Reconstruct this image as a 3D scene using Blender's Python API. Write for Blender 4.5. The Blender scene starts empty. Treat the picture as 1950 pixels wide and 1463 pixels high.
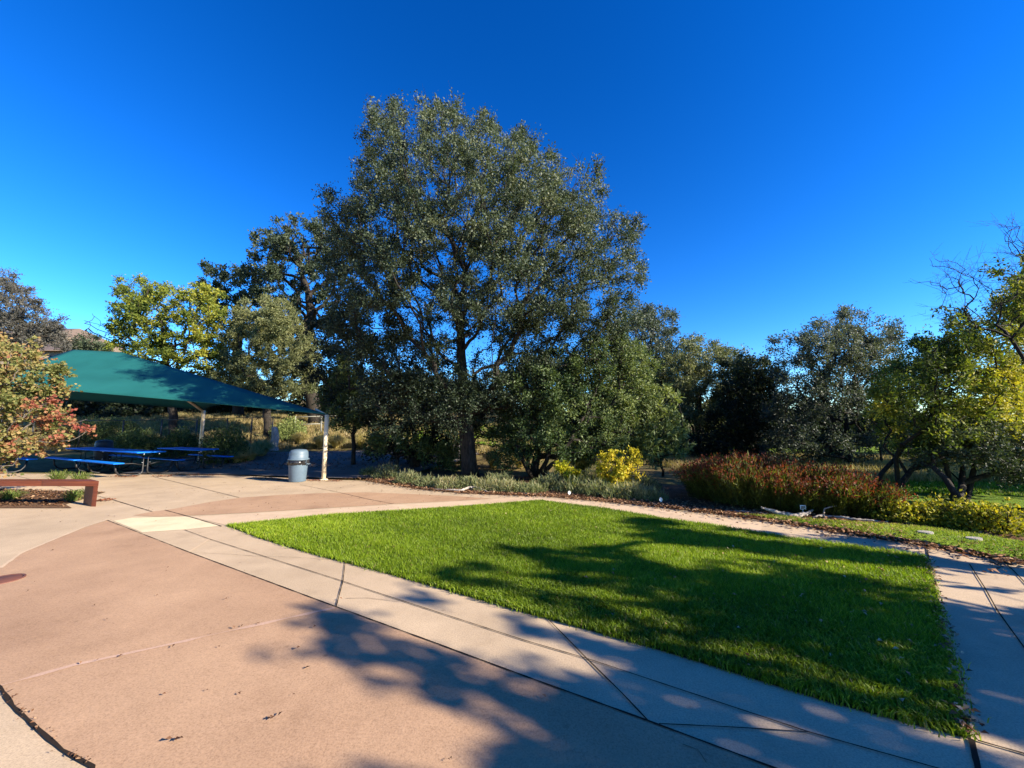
import bpy, math
import numpy as np
from mathutils import Vector
S = bpy.context.scene
C = S.collection
PI = math.pi

# ------------------------------------------------------------------ camera
F = 732.0; EYE = 1.6; PITCH = math.atan((812 - 731.5) / F)
cp, sp = math.cos(PITCH), math.sin(PITCH)
cam = bpy.data.objects.new('camera', bpy.data.cameras.new('camera')); C.objects.link(cam)
cam.location = (0, 0, EYE); cam.rotation_euler = (PI / 2 + PITCH, 0, 0)
cam.data.lens = F / 1950 * 36; cam.data.sensor_width = 36
cam.data.clip_start = 0.05; cam.data.clip_end = 3000
S.camera = cam

def sm(a, b, v):
    t = np.clip((v - a) / (b - a), 0, 1); return t * t * (3 - 2 * t)
def T(x, y):
    """height of the land"""
    left = 1 - sm(-2, 12, x)
    return sm(13.5, 34, y) * 2.5 * left + sm(16, 60, y) * 1.2 + sm(45, 110, y) * 5 * (1 - sm(-30, 5, x))
def ray(px, py):
    X = (np.asarray(px, float) - 975) / F; U = (731.5 - np.asarray(py, float)) / F
    return X, cp - U * sp, sp + U * cp
def at(px, py, Y):
    x, y, z = ray(px, py); k = Y / y
    return np.stack([x * k, np.broadcast_to(Y, np.shape(x * k)), EYE + z * k], -1)
def G(px, py):
    x, y, z = ray(px, py); k = -EYE / z
    return (float(x * k), float(y * k))

def ext(a, b, L):
    a, b = np.array(G(*a)), np.array(G(*b)); d = (b - a) / np.linalg.norm(b - a); return tuple(float(v) for v in b + d * L)
# ------------------------------------------------------------------ helpers
class MB:
    def __init__(s): s.v = []; s.f = {}; s.c = []; s.n = 0
    def add(s, v, f, col=None):
        v = np.asarray(v, float).reshape(-1, 3); f = np.asarray(f, int)
        s.f.setdefault(f.shape[1], []).append(f + s.n); s.v.append(v)
        if col is not None: s.c.append(np.broadcast_to(np.asarray(col, float), (len(v), 3)))
        s.n += len(v); return s
    def poly(s, pts):
        return s.add(pts, [list(range(len(pts)))])
    def box(s, x0, x1, y0, y1, z0, z1, M=None):
        v = np.array([[x, y, z] for z in (z0, z1) for x, y in ((x0, y0), (x1, y0), (x1, y1), (x0, y1))], float)
        if M is not None: v = M(v)
        return s.add(v, [[3, 2, 1, 0], [4, 5, 6, 7], [0, 1, 5, 4], [1, 2, 6, 5], [2, 3, 7, 6], [3, 0, 4, 7]])
    def prism(s, base, z0, z1):
        n = len(base); b = [(p[0], p[1]) for p in base]
        v = [(x, y, z0) for x, y in b] + [(x, y, z1) for x, y in b]
        s.add(v, [[i, (i + 1) % n, n + (i + 1) % n, n + i] for i in range(n)])
        s.add(v[:n], [list(range(n))[::-1]]); return s.add(v[n:], [list(range(n))])
    def tube(s, pts, rad, sides=6, cap=True, col=None):
        P = np.asarray(pts, float); n = len(P); R = np.broadcast_to(np.asarray(rad, float), (n,))
        t = np.gradient(P, axis=0); t /= np.linalg.norm(t, axis=1)[:, None] + 1e-9
        ref = np.array([0, 0, 1.0]) if abs(t[:, 2]).mean() < .8 else np.array([1.0, 0.1, 0])
        u = np.cross(t, ref); u /= np.linalg.norm(u, axis=1)[:, None] + 1e-9
        w = np.cross(t, u)
        a = np.arange(sides) * 2 * PI / sides
        V = P[:, None] + R[:, None, None] * (np.cos(a)[None, :, None] * u[:, None] + np.sin(a)[None, :, None] * w[:, None])
        i = np.arange(n - 1)[:, None] * sides; j = np.arange(sides)[None]
        f = np.stack([i + j, i + (j + 1) % sides, i + sides + (j + 1) % sides, i + sides + j], -1).reshape(-1, 4)
        if cap:
            n0 = s.n
            s.add(V, f, col)
            s.f.setdefault(sides, []).append(np.array([np.arange(sides)[::-1] + n0, np.arange(sides) + n0 + (n - 1) * sides]))
        else: s.add(V, f, col)
        return s
    def lathe(s, c, prof, sides=24, M=None):
        a = np.arange(sides) * 2 * PI / sides
        V = np.array([[c[0] + r * math.cos(t), c[1] + r * math.sin(t), c[2] + z] for r, z in prof for t in a])
        if M is not None: V = M(V)
        f = [[k * sides + j, k * sides + (j + 1) % sides, (k + 1) * sides + (j + 1) % sides, (k + 1) * sides + j]
             for k in range(len(prof) - 1) for j in range(sides)]
        return s.add(V, f)
    def mesh(s, name):
        me = bpy.data.meshes.new(name)
        V = np.concatenate(s.v).astype(np.float32)
        li, ls, k = [], [], 0
        for n, fl in s.f.items():
            fa = np.concatenate(fl); li.append(fa.ravel()); ls.append(k + np.arange(len(fa)) * n); k += fa.size
        li = np.concatenate(li).astype(np.int32); ls = np.concatenate(ls).astype(np.int32)
        me.vertices.add(len(V)); me.vertices.foreach_set('co', V.ravel())
        me.loops.add(len(li)); me.loops.foreach_set('vertex_index', li)
        me.polygons.add(len(ls)); me.polygons.foreach_set('loop_start', ls)
        if s.c:
            c = np.concatenate(s.c); c = np.concatenate([c, np.ones((len(c), 1))], 1).astype(np.float32)
            me.attributes.new('tint', 'FLOAT_COLOR', 'POINT').data.foreach_set('color', c.ravel())
        me.update(calc_edges=True); return me
    def build(s, name, mat, parent=None, smooth=False, bevel=0, loc=None):
        me = s.mesh(name); o = bpy.data.objects.new(name, me); C.objects.link(o)
        me.materials.append(mat)
        if smooth: me.polygons.foreach_set('use_smooth', [True] * len(me.polygons))
        if parent is not None:
            o.parent = parent; o.matrix_parent_inverse = parent.matrix_basis.inverted()
        if bevel:
            b = o.modifiers.new('bevel', 'BEVEL'); b.width = bevel; b.segments = 2; b.limit_method = 'ANGLE'
        return o

def tag(o, label=None, cat=None, group=None, kind=None):
    for k, v in (('label', label), ('category', cat), ('group', group), ('kind', kind)):
        if v: o[k] = v
    return o
def thing(name, loc, label, cat, group=None):
    o = bpy.data.objects.new(name, None); C.objects.link(o); o.location = loc; o.empty_display_size = .2
    return tag(o, label, cat, group)
def struct(o): o['kind'] = 'structure'; return o

# ------------------------------------------------------------------ materials
def mat(name, base, rough=.7, spec=.5, metal=0, build=None):
    m = bpy.data.materials.new(name); m.use_nodes = True; nt = m.node_tree
    b = nt.nodes['Principled BSDF']
    b.inputs['Base Color'].default_value = (*base, 1); b.inputs['Roughness'].default_value = rough
    b.inputs['Specular IOR Level'].default_value = spec; b.inputs['Metallic'].default_value = metal
    if build: build(nt, b)
    return m
def N(nt, t, **kw):
    n = nt.nodes.new(t)
    for k, v in kw.items():
        if k in n.inputs: n.inputs[k].default_value = v
        else: setattr(n, k, v)
    return n
def noise(nt, scale, detail=4, rough=.55, vec=None):
    if vec is None:
        vec = N(nt, 'ShaderNodeTexCoord').outputs['Object']
    n = N(nt, 'ShaderNodeTexNoise'); n.inputs['Scale'].default_value = scale
    n.inputs['Detail'].default_value = detail; n.inputs['Roughness'].default_value = rough
    nt.links.new(vec, n.inputs['Vector']); return n
def ramp(nt, fac, stops):
    r = N(nt, 'ShaderNodeValToRGB'); e = r.color_ramp.elements
    while len(e) < len(stops): e.new(.5)
    for k, (p, c) in enumerate(stops):
        e[k].position = p; e[k].color = (*c, 1) if len(c) == 3 else c
    nt.links.new(fac, r.inputs[0]); return r.outputs[0]
def mix(nt, a, b, fac, mode='MIX'):
    m = N(nt, 'ShaderNodeMix', data_type='RGBA', blend_type=mode)
    for s, v in ((m.inputs[6], a), (m.inputs[7], b), (m.inputs[0], fac)):
        if hasattr(v, 'is_linked'): nt.links.new(v, s)
        elif isinstance(v, (int, float)): s.default_value = v
        else: s.default_value = (*v, 1)
    return m.outputs[2]
def bump(nt, b, h, strength=.3, dist=.01):
    n = N(nt, 'ShaderNodeBump'); n.inputs['Strength'].default_value = strength; n.inputs['Distance'].default_value = dist
    nt.links.new(h, n.inputs['Height']); nt.links.new(n.outputs[0], b.inputs['Normal'])

def concrete(name, c1, c2, speck=.7):
    def f(nt, b):
        big = noise(nt, .55, 5, .6); mid = noise(nt, 1.7, 6, .7); fine = noise(nt, 95, 3, .7)
        grit = N(nt, 'ShaderNodeTexVoronoi'); grit.inputs['Scale'].default_value = 130
        nt.links.new(N(nt, 'ShaderNodeTexCoord').outputs['Object'], grit.inputs['Vector'])
        col = mix(nt, c1, c2, ramp(nt, big.outputs[0], [(.36, (0, 0, 0)), (.64, (1, 1, 1))]))
        col = mix(nt, col, (.60, .55, .5), ramp(nt, mid.outputs[0], [(.30, (1, 1, 1)), (.52, (0, 0, 0))]), 'MULTIPLY') if False else col
        m2 = ramp(nt, mid.outputs[0], [(.3, (.88, .87, .86)), (.7, (1.08, 1.08, 1.08))])
        col = mix(nt, col, m2, 1.0, 'MULTIPLY')
        f2 = ramp(nt, fine.outputs[0], [(.28, (.55, .53, .51)), (.5, (1, 1, 1)), (.75, (1.3, 1.3, 1.28))])
        col = mix(nt, col, f2, speck, 'MULTIPLY')
        g2 = ramp(nt, grit.outputs['Distance'], [(.05, (.7, .68, .66)), (.35, (1.05, 1.05, 1.05))])
        col = mix(nt, col, g2, speck * .7, 'MULTIPLY')
        sp = N(nt, 'ShaderNodeTexVoronoi'); sp.inputs['Scale'].default_value = 2.6
        nt.links.new(N(nt, 'ShaderNodeTexCoord').outputs['Object'], sp.inputs['Vector'])
        col = mix(nt, col, ramp(nt, sp.outputs['Distance'], [(.0, (.62, .6, .58)), (.035, (.8, .79, .78)), (.06, (1, 1, 1))]), .8, 'MULTIPLY')
        st = noise(nt, 1.1, 8, .75); col = mix(nt, col, ramp(nt, st.outputs[0], [(.55, (1, 1, 1)), (.72, (.80, .78, .76))]), .8, 'MULTIPLY')
        nt.links.new(col, b.inputs['Base Color']); bump(nt, b, fine.outputs[0], .35, .004)
    return mat(name, c1, .8, .35, build=f)
M_tan = concrete('tan_concrete', (.48, .36, .235), (.40, .30, .195))
M_red = concrete('red_concrete', (.41, .26, .155), (.335, .205, .12))
M_pale = concrete('pale_concrete', (.68, .55, .35), (.62, .49, .31), .3)
M_border = concrete('light_concrete', (.55, .41, .275), (.49, .36, .24), .4)
M_line = concrete('efflorescence', (.47, .31, .225), (.43, .28, .20), .4)
M_gap = mat('joint_dark', (.024, .017, .013), .95, .1)
M_asph = concrete('asphalt', (.15, .135, .12), (.10, .092, .085))

def leafmat(name, rough=.5, spec=.35, trans=.28, tcol=(1.25, 1.3, .6)):
    m = bpy.data.materials.new(name); m.use_nodes = True; nt = m.node_tree
    b = nt.nodes['Principled BSDF']; out = nt.nodes['Material Output']
    a = N(nt, 'ShaderNodeAttribute'); a.attribute_name = 'tint'
    b.inputs['Roughness'].default_value = rough; b.inputs['Specular IOR Level'].default_value = spec
    nt.links.new(a.outputs['Color'], b.inputs['Base Color'])
    t = N(nt, 'ShaderNodeBsdfTranslucent')
    nt.links.new(mix(nt, a.outputs['Color'], tcol, 1.0, 'MULTIPLY'), t.inputs['Color'])
    x = N(nt, 'ShaderNodeMixShader'); x.inputs[0].default_value = trans
    nt.links.new(b.outputs[0], x.inputs[1]); nt.links.new(t.outputs[0], x.inputs[2])
    nt.links.new(x.outputs[0], out.inputs[0]); return m
M_leaf = leafmat('leaf', .55, .28, .25)
M_soft = leafmat('soft_leaf', .6, .25, .35)
M_grass = leafmat('grass_blade', .5, .3, .4)
M_litter = leafmat('dry_leaf', .8, .2, .1, (1.1, 1, .8))

def bark(name, c1, c2):
    def f(nt, b):
        tc = N(nt, 'ShaderNodeTexCoord'); mp = N(nt, 'ShaderNodeMapping'); mp.inputs['Scale'].default_value = (1, 1, .25)
        nt.links.new(tc.outputs['Object'], mp.inputs[0])
        n = noise(nt, 22, 5, .65, mp.outputs[0])
        nt.links.new(ramp(nt, n.outputs[0], [(.35, c1), (.65, c2)]), b.inputs['Base Color'])
        bump(nt, b, n.outputs[0], .8, .03)
    return mat(name, c1, .9, .2, build=f)
M_bark = bark('bark', (.014, .012, .010), (.045, .037, .03))
M_barkg = bark('grey_bark', (.07, .06, .05), (.16, .14, .12))
M_drift = bark('driftwood', (.22, .19, .155), (.42, .37, .32))

def soil(name, cols, scale=3.0, bstr=.8):
    def f(nt, b):
        n = noise(nt, scale, 6, .65); n2 = noise(nt, scale * 14, 4, .7)
        c = ramp(nt, n.outputs[0], [(.3, cols[0]), (.5, cols[1]), (.7, cols[2])])
        c = mix(nt, c, ramp(nt, n2.outputs[0], [(.3, (.45, .42, .4)), (.7, (1.35, 1.35, 1.3))]), .85, 'MULTIPLY')
        nt.links.new(c, b.inputs['Base Color']); bump(nt, b, n2.outputs[0], bstr, .03)
    return mat(name, cols[1], .95, .1, build=f)
M_land = soil('dry_slope', [(.10, .075, .03), (.17, .13, .055), (.09, .12, .03)], .35)
M_mulch = soil('bark_mulch', [(.09, .05, .03), (.15, .085, .05), (.20, .13, .08)], 6)
M_turf = soil('turf_soil', [(.02, .035, .01), (.03, .055, .012), (.05, .06, .02)], 4)
M_grasslawn = soil('lawn_far', [(.07, .13, .012), (.12, .20, .015), (.17, .22, .03)], 2.5)
M_road = concrete('pale_road', (.42, .40, .38), (.36, .35, .34))
M_blue = mat('blue_coating', (.002, .15, .66), .6, .2)
M_black = mat('black_metal', (.008, .008, .009), .5, .5)
M_steel = mat('bolt_steel', (.6, .6, .6), .3, .5, 1)
M_post = mat('cream_post', (.72, .60, .40), .5, .4)
def wearf(nt, b):
    n = noise(nt, 6, 5, .7)
    nt.links.new(ramp(nt, n.outputs[0], [(.3, (.08, .12, .16)), (.7, (.105, .15, .195))]), b.inputs['Base Color'])
M_bin = mat('grey_plastic', (.16, .22, .28), .5, .4, build=wearf)
M_binb = mat('dark_plastic', (.02, .03, .05), .5, .4)
M_bag = mat('black_bag', (.015, .015, .017), .3, .6)
def sailf(nt, b):
    tc = N(nt, 'ShaderNodeTexCoord'); n = noise(nt, .9, 3, .5); w = noise(nt, 60, 2, .6)
    nt.links.new(ramp(nt, n.outputs[0], [(.3, (.008, .085, .080)), (.7, (.012, .112, .105))]), b.inputs['Base Color'])
    bump(nt, b, w.outputs[0], .2, .004)
M_sail = mat('green_shade_cloth', (.01, .15, .14), .75, .2, build=sailf)
def benchf(nt, b):
    tc = N(nt, 'ShaderNodeTexCoord'); mp = N(nt, 'ShaderNodeMapping'); mp.inputs['Scale'].default_value = (.5, 6, 6)
    nt.links.new(tc.outputs['Object'], mp.inputs[0]); n = noise(nt, 4, 5, .6, mp.outputs[0])
    nt.links.new(ramp(nt, n.outputs[0], [(.3, (.095, .022, .010)), (.7, (.165, .044, .020))]), b.inputs['Base Color'])
    bump(nt, b, n.outputs[0], .2, .005)
M_bench = mat('red_stained_wood', (.3, .08, .04), .5, .4, build=benchf)
M_stucco = mat('tan_stucco', (.22, .17, .12), .9, .2)
M_tile = mat('clay_tile', (.13, .095, .075), .8, .3)
M_glass = mat('dark_pane', (.02, .03, .04), .15, .6)
M_white = mat('white_tag', (.8, .8, .78), .5, .4)
M_ink = mat('dark_ink', (.05, .05, .05), .6, .3)
M_iron = mat('rust_iron', (.13, .05, .035), .7, .3)
M_stone = soil('pale_stone', [(.28, .26, .23), (.36, .34, .31), (.45, .43, .40)], 5, .4)

rng = np.random.default_rng(7)

# ------------------------------------------------------------------ land, paving
def grid(x0, x1, y0, y1, st, zf):
    xs = np.arange(x0, x1 + st, st); ys = np.arange(y0, y1 + st, st)
    X, Y = np.meshgrid(xs, ys); V = np.stack([X, Y, zf(X, Y)], -1).reshape(-1, 3)
    nx, ny = len(xs), len(ys)
    i = (np.arange(ny - 1)[:, None] * nx + np.arange(nx - 1)[None]).ravel()
    return V, np.stack([i, i + 1, i + nx + 1, i + nx], -1)
def rough(x, y):
    return .03 * (np.sin(x * 2.1 + y * .7) * np.cos(y * 1.7 - x * .4) + .6 * np.sin(x * 4.3 + 1) * np.sin(y * 3.9))
m = MB()
V, f = grid(-34, 34, 8, 60, .5, lambda x, y: T(x, y) - .035 + np.where(y > 14.5, rough(x, y), 0))
m.add(V, f)
for a in ((-34, 34, -60, 8), (-400, -34, -60, 60), (34, 400, -60, 60), (-400, 400, 60, 400)):
    V, f = grid(a[0], a[1] - (0), a[2], a[3], 0, None) if False else (None, None)
    x0, x1, y0, y1 = a; nx, ny = 24, 24
    X, Y = np.meshgrid(np.linspace(x0, x1, nx), np.linspace(y0, y1, ny))
    i = (np.arange(ny - 1)[:, None] * nx + np.arange(nx - 1)[None]).ravel()
    m.add(np.stack([X, Y, T(X, Y) - .035], -1), np.stack([i, i + 1, i + nx + 1, i + nx], -1))
struct(m.build('ground', M_land))

def sheet(name, pts, z, material, thick=0):
    P = [p if isinstance(p, tuple) and len(p) == 2 and abs(p[0]) < 60 and p[1] < 60 else G(*p) for p in pts]
    m = MB()
    if thick: m.prism(P, z - thick, z)
    else: m.poly([(x, y, z) for x, y in P])
    o = m.build(name, material)
    import bmesh
    bm = bmesh.new(); bm.from_mesh(o.data)
    bmesh.ops.triangulate(bm, faces=[f_ for f_ in bm.faces if len(f_.verts) > 4])
    bmesh.ops.recalc_face_normals(bm, faces=bm.faces)
    for f_ in bm.faces:
        if not thick and f_.normal.z < 0: f_.normal_flip()
    bm.to_mesh(o.data); bm.free()
    return struct(o)

bed_edge = [(696, 916), (741, 923), (803, 933), (882, 940), (967, 943.5), (1037, 946), (1150, 956), (1250, 965), (1322, 974),
            (1393, 982.5), (1450, 991), (1527, 1001.5), (1604, 1014), (1655, 1023), (1761, 1039), (1908, 1068.5), (1950, 1076)]
lawn_px = [(430, 1001.5), (600, 984), (700, 976.5), (769, 973), (910, 963), (1009, 955.5), (1029, 953.6), (1051, 957), (1150, 968.6),
           (1250, 986), (1311, 995), (1363, 1002), (1450, 1016), (1501, 1025), (1578, 1035), (1700, 1051), (1766, 1063),
           (1768, 1074), (1779, 1109), (1787, 1142), (1797, 1192), (1807, 1229), (1814, 1244), (1838, 1360), (1850, 1409),
           (1838, 1407), (1584, 1341), (1404, 1285), (1268, 1243), (1120, 1201), (1044, 1180), (1000, 1168), (850, 1125),
           (700, 1083), (657, 1072), (588, 1054), (499, 1027)]
lawn = np.array([G(*p) for p in lawn_px])
plaza = [(-34.0, 14.0), (-13.0, 13.2)] + [G(430, 905), G(560, 911), G(640, 914)] + [G(*p) for p in bed_edge] + [(7.6, 3.6), (8.2, 2.4), (8.2, -8.0), (-34.0, -8.0)]
sheet('plaza_paving', plaza, 0.0, M_tan, .05)
sheet('red_paving', [(204, 991.4), (280, 1022), (360, 1052.6), (541, 1120), (640, 1157), (820, 1223), (1000, 1290), (1234, 1375), (1468, 1463),
                     (2.6, .9), (3.2, -2.), (-1., -1.), (-.2, .6)] + [(-1.25, 1.25), (176, 1463), (118, 1431), (72, 1391), (25, 1348), (0, 1311),
                     (-4.4, 3.2), (-5.6, 3.75)] + [(0, 1084), (39.5, 1055.6), (108, 1027), (160, 1005)] if False else
      [G(204, 991.4), G(280, 1022), G(360, 1052.6), G(541, 1120), G(640, 1157), G(820, 1223), G(1000, 1290), G(1234, 1375), G(1468, 1463),
       ext((1234, 1375), (1468, 1463), 3.), (1.5, -1.5), (-.5, -.5), (-1.1, 1.15), G(176, 1463), G(118, 1431), G(72, 1391), G(25, 1348), G(0, 1311),
       (-4.2, 3.0), (-5.9, 3.7), G(0, 1084), G(39.5, 1055.6), G(108, 1027), G(160, 1006)], .004, M_red)
sheet('red_paving', [G(*p) for p in [(254, 982), (288, 975), (330, 969.7), (398, 956.7), (455, 948.5), (540, 942.5), (630, 939), (700, 938), (790, 941.5), (880, 946), (935, 950),
      (854, 955), (747, 960), (700, 963.5), (600, 969), (480, 976.5), (390, 981), (300, 984.3)]], .004, M_red)
sheet('pale_paving', [G(*p) for p in [(216, 992.3), (251, 986.5), (359, 984.3), (421, 1002), (352, 1009), (271, 1014.4)]], .004, M_pale)
sheet('light_border', [G(*p) for p in [(364, 984.5), (480, 978), (600, 970.5), (700, 965), (854, 956.5), (940, 951), (1000, 947), (1150, 958.5), (1250, 970), (1350, 983), (1450, 999),
      (1450, 1015.5), (1363, 1001.5), (1311, 994.5), (1250, 985.5), (1150, 968), (1051, 956.5), (1029, 953), (1009, 955), (910, 962.5), (769, 972.5), (700, 976), (600, 983.5), (431, 1001)]], .0035, M_border)

def strip(m, px, w, z, wob=0):
    P = np.array([G(*p) if not (abs(p[0]) < 30 and p[1] < 30) else p for p in px])
    Q = []
    for a, b in zip(P[:-1], P[1:]):
        n = max(2, int(np.linalg.norm(b - a) / .07)); Q += [a + (b - a) * t for t in np.linspace(0, 1, n, endpoint=False)]
    Q = np.array(Q + [P[-1]]); t = np.gradient(Q, axis=0); t /= np.linalg.norm(t, axis=1)[:, None]
    nn = np.stack([-t[:, 1], t[:, 0]], 1); ww = w / 2 * (1 + wob * rng.uniform(-1, 1, (len(Q), 1)))
    A = Q + nn * ww; B = Q - nn * ww * (1 + wob * rng.uniform(-.5, .5, (len(Q), 1)))
    V = np.stack([np.c_[A, np.full(len(A), z)], np.c_[B, np.full(len(B), z)]], 1).reshape(-1, 3)
    i = np.arange(len(Q) - 1) * 2
    m.add(V, np.stack([i, i + 1, i + 3, i + 2], 1))
m = MB()
strip(m, [(204, 991.4), (360, 1052.6), (541, 1120), (640, 1157), (820, 1223), (1000, 1290), (1234, 1375), (1468, 1463), ext((1234, 1375), (1468, 1463), 3.)], .011, .008, .3)
strip(m, [(352, 1010), (398, 1027), (648, 1106.5), (700, 1124), (1000, 1221.7), (1117, 1256), (1541, 1397), (1775, 1463), ext((1541, 1397), (1775, 1463), 3.)], .008, .008, .3)
strip(m, [(657, 1073), (653, 1108), (640, 1157)], .009, .0083, .3)
strip(m, [(1044, 1181), (1117, 1256), (1182, 1320), (1234, 1375), (1250, 1382)], .010, .0083, .3)
strip(m, [(1255, 1381), (1400, 1388), (1541, 1397)], .007, .0083, .3)
strip(m, [(1850, 1410), (1856, 1436), (1862, 1463), ext((1850, 1410), (1862, 1463), .8)], .026, .0085, .2)
strip(m, [(1862, 1413), (1950, 1438), ext((1862, 1413), (1950, 1438), 3.)], .012, .008, .3)
strip(m, [(1764, 1040), (1769, 1066)], .014, .008, .3)
strip(m, [(1846, 1075), (1875, 1120), (1900, 1165), (1925, 1200), (1950, 1234), ext((1900, 1165), (1950, 1234), 3.)], .010, .008, .15)
strip(m, [(1910, 1069), (1930, 1088), (1950, 1109), ext((1930, 1088), (1950, 1109), 3.)], .012, .008, .15)
strip(m, [(217, 953), (290, 975)], .014, .008, .4); strip(m, [(314, 972), (358, 984), (422, 1003)], .014, .008, .4)
strip(m, [(291, 908), (370, 927), (455, 948)], .014, .008, .4); strip(m, [(573, 924), (640, 937), (700, 951), (747, 960)], .012, .008, .4)
strip(m, [(25, 905), (217, 953)], .01, .008, .4)
strip(m, [(-4.2, 3.0), (0, 1311), (25, 1348), (72, 1391), (118, 1431), (176, 1463), (-1.1, 1.15)], .016, .0085, .3)
struct(m.build('paving_joints', M_gap))
m = MB()
strip(m, [(398, 1028), (360, 1052)], .02, .0079); strip(m, [(204, 990.5), (160, 1004.5), (108, 1026), (39.5, 1054.6), (0, 1083)], .035, .0076, .3)
struct(m.build('paving_borders', M_border))
m = MB()
for q_ in ([(361, 1053), (430, 1056), (488, 1060), (560, 1062), (629, 1067)], [(660, 1141), (700, 1140), (760, 1147)], [(1300, 1420), (1330, 1431), (1345, 1455)]): strip(m, q_, .004, .0077, .5)
struct(m.build('paving_cracks', mat('crack', (.16, .11, .07), .9, .1)))
m = MB()
strip(m, [(0, 1308), (143, 1268), (305, 1233), (510, 1187), (637, 1159)], .03, .0074, .8)
struct(m.build('paving_stains', M_line))

m = MB()
L0 = lawn.mean(0)
m.poly([(x, y, .006) for x, y in lawn]); o = m.build('lawn_soil', M_turf)
import bmesh
bm = bmesh.new(); bm.from_mesh(o.data); bmesh.ops.triangulate(bm, faces=bm.faces)
for f_ in bm.faces:
    if f_.normal.z < 0: f_.normal_flip()
bm.to_mesh(o.data); bm.free(); struct(o)
# strip of rough grass beyond the path, the mulched bed and the asphalt path
E = np.array([G(*p) for p in bed_edge])
def offset_band(idx, w, z, name, material, ws=None):
    P = E[idx]; t = np.gradient(P, axis=0); t /= np.linalg.norm(t, axis=1)[:, None]
    nn = np.stack([-t[:, 1], t[:, 0]], 1); ww = np.full(len(P), w) if ws is None else np.array(ws)
    B = P + nn * ww[:, None]
    nv = 40
    rows = [P + (B - P) * k / nv for k in range(nv + 1)]
    # densify along
    s = np.linspace(0, len(P) - 1, 160); fr = s - np.floor(s); i0 = np.clip(np.floor(s).astype(int), 0, len(P) - 2)
    fr = s - i0
    V = []
    for r_ in rows:
        q = r_[i0] * (1 - fr[:, None]) + r_[i0 + 1] * fr[:, None]
        V.append(np.c_[q, z + T(q[:, 0], q[:, 1]) + .012 * rng.normal(size=len(q)) + rough(q[:, 0] * 1.5, q[:, 1] * 1.5) * .4])
    V = np.array(V); V[0, :, 2] = z - .03
    n = V.shape[1]; i = (np.arange(nv)[:, None] * n + np.arange(n - 1)[None]).ravel()
    return struct(MB().add(V, np.stack([i, i + 1, i + n + 1, i + n], -1)).build(name, material))
offset_band(range(0, 17), 3.6, .02, 'planting_bed', M_mulch, ws=[3.2] * 9 + [2.8, 2.6, 2.4, 2.2, 2.0, 1.8, 1.7, 1.7])
offset_band(range(10, 17), .6, .045, 'grass_verge', M_grasslawn, ws=[.02, .2, .4, .55, .9, 1.3, 1.5])
m = MB()
m.poly([(x, y, T(x, y) + .02) for x, y in [(-11.6, 13.3), (-6.1, 11.95), (-3.6, 11.75), (-2.6, 14.5), (-2.2, 17.5), (-4, 19)]])
pa = np.array([(-14, 13.6), (-9.5, 13.2), (-6.2, 13.3), (-3.4, 14.6), (-1, 17.2), (1, 21)])
pb = np.array([(-15, 17.5), (-11.5, 18.2), (-7.5, 18.2), (-4.8, 18.8), (-3, 20.5), (-1.5, 24)])
def ribbon(name, A, B, material, z=.02, n=12, seg=10):
    A = np.array(A, float); B = np.array(B, float); s = np.linspace(0, len(A) - 1, seg * len(A)); i0 = np.clip(s.astype(int), 0, len(A) - 2); fr = (s - i0)[:, None]
    a = A[i0] * (1 - fr) + A[i0 + 1] * fr; b = B[i0] * (1 - fr) + B[i0 + 1] * fr
    k = np.linspace(0, 1, n)[:, None, None]; Q = a[None] * (1 - k) + b[None] * k
    V = np.dstack([Q, T(Q[..., 0], Q[..., 1]) + z]); nn = V.shape[1]
    i = (np.arange(n - 1)[:, None] * nn + np.arange(nn - 1)[None]).ravel()
    return struct(MB().add(V, np.stack([i, i + 1, i + nn + 1, i + nn], -1)).build(name, material))
ribbon('asphalt_path', [(-13.2, 13.25), (-8.5, 12.75), (-5.9, 12.05), (-3.9, 11.95), (-3.0, 14.5), (-1.5, 18)],
       [(-15, 18.6), (-11.2, 18.4), (-8, 18.6), (-5.6, 19.2), (-4.2, 20.5), (-3, 23)], M_asph, .03)
ribbon('far_road', [(-60, 31), (-40, 32), (-25, 33), (-12, 35)], [(-60, 34), (-40, 35), (-25, 36), (-12, 38)], M_road, .03)
ribbon('far_lawn', [(5.2, 9.2), (7.5, 8.3), (11, 7.5), (16, 6.8)], [(7, 15.5), (11, 14.5), (15, 13.5), (22, 12.5)], M_grasslawn, .02)
ribbon('far_lawn', [(8, 19), (15, 19), (24, 18)], [(9, 30), (17, 30), (28, 29)], M_grasslawn, .05)
ribbon('far_lawn', [(-7, 20.6), (-3, 21), (2, 18), (6, 17)], [(-8, 24), (-3, 26), (3, 27), (8, 24)], M_grasslawn, .05)

# ------------------------------------------------------------------ leaves / blades
def pal(P, t):
    P = np.asarray(P, float); t = np.clip(t, 0, .9999) * (len(P) - 1); i = t.astype(int); fr = (t - i)[:, None]
    return P[i] * (1 - fr) + P[i + 1] * fr
def rdir(n, up=0.0):
    d = rng.normal(size=(n, 3)); d[:, 2] += up; return d / (np.linalg.norm(d, axis=1)[:, None] + 1e-9)
def leaves(m, P, D, ln, wd, col, fold=.18):
    n = len(P); s = np.cross(D, rdir(n)); s /= np.linalg.norm(s, axis=1)[:, None] + 1e-9
    nn = np.cross(D, s); ln = np.broadcast_to(ln, (n,))[:, None]; wd = np.broadcast_to(wd, (n,))[:, None]
    mid = P + D * ln * .45
    V = np.stack([P, mid + s * wd / 2 + nn * wd * fold, P + D * ln, mid - s * wd / 2 + nn * wd * fold], 1)
    i = np.arange(n)[:, None] * 4
    m.add(V, i + np.arange(4)[None], np.repeat(col, 4, 0))
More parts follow.
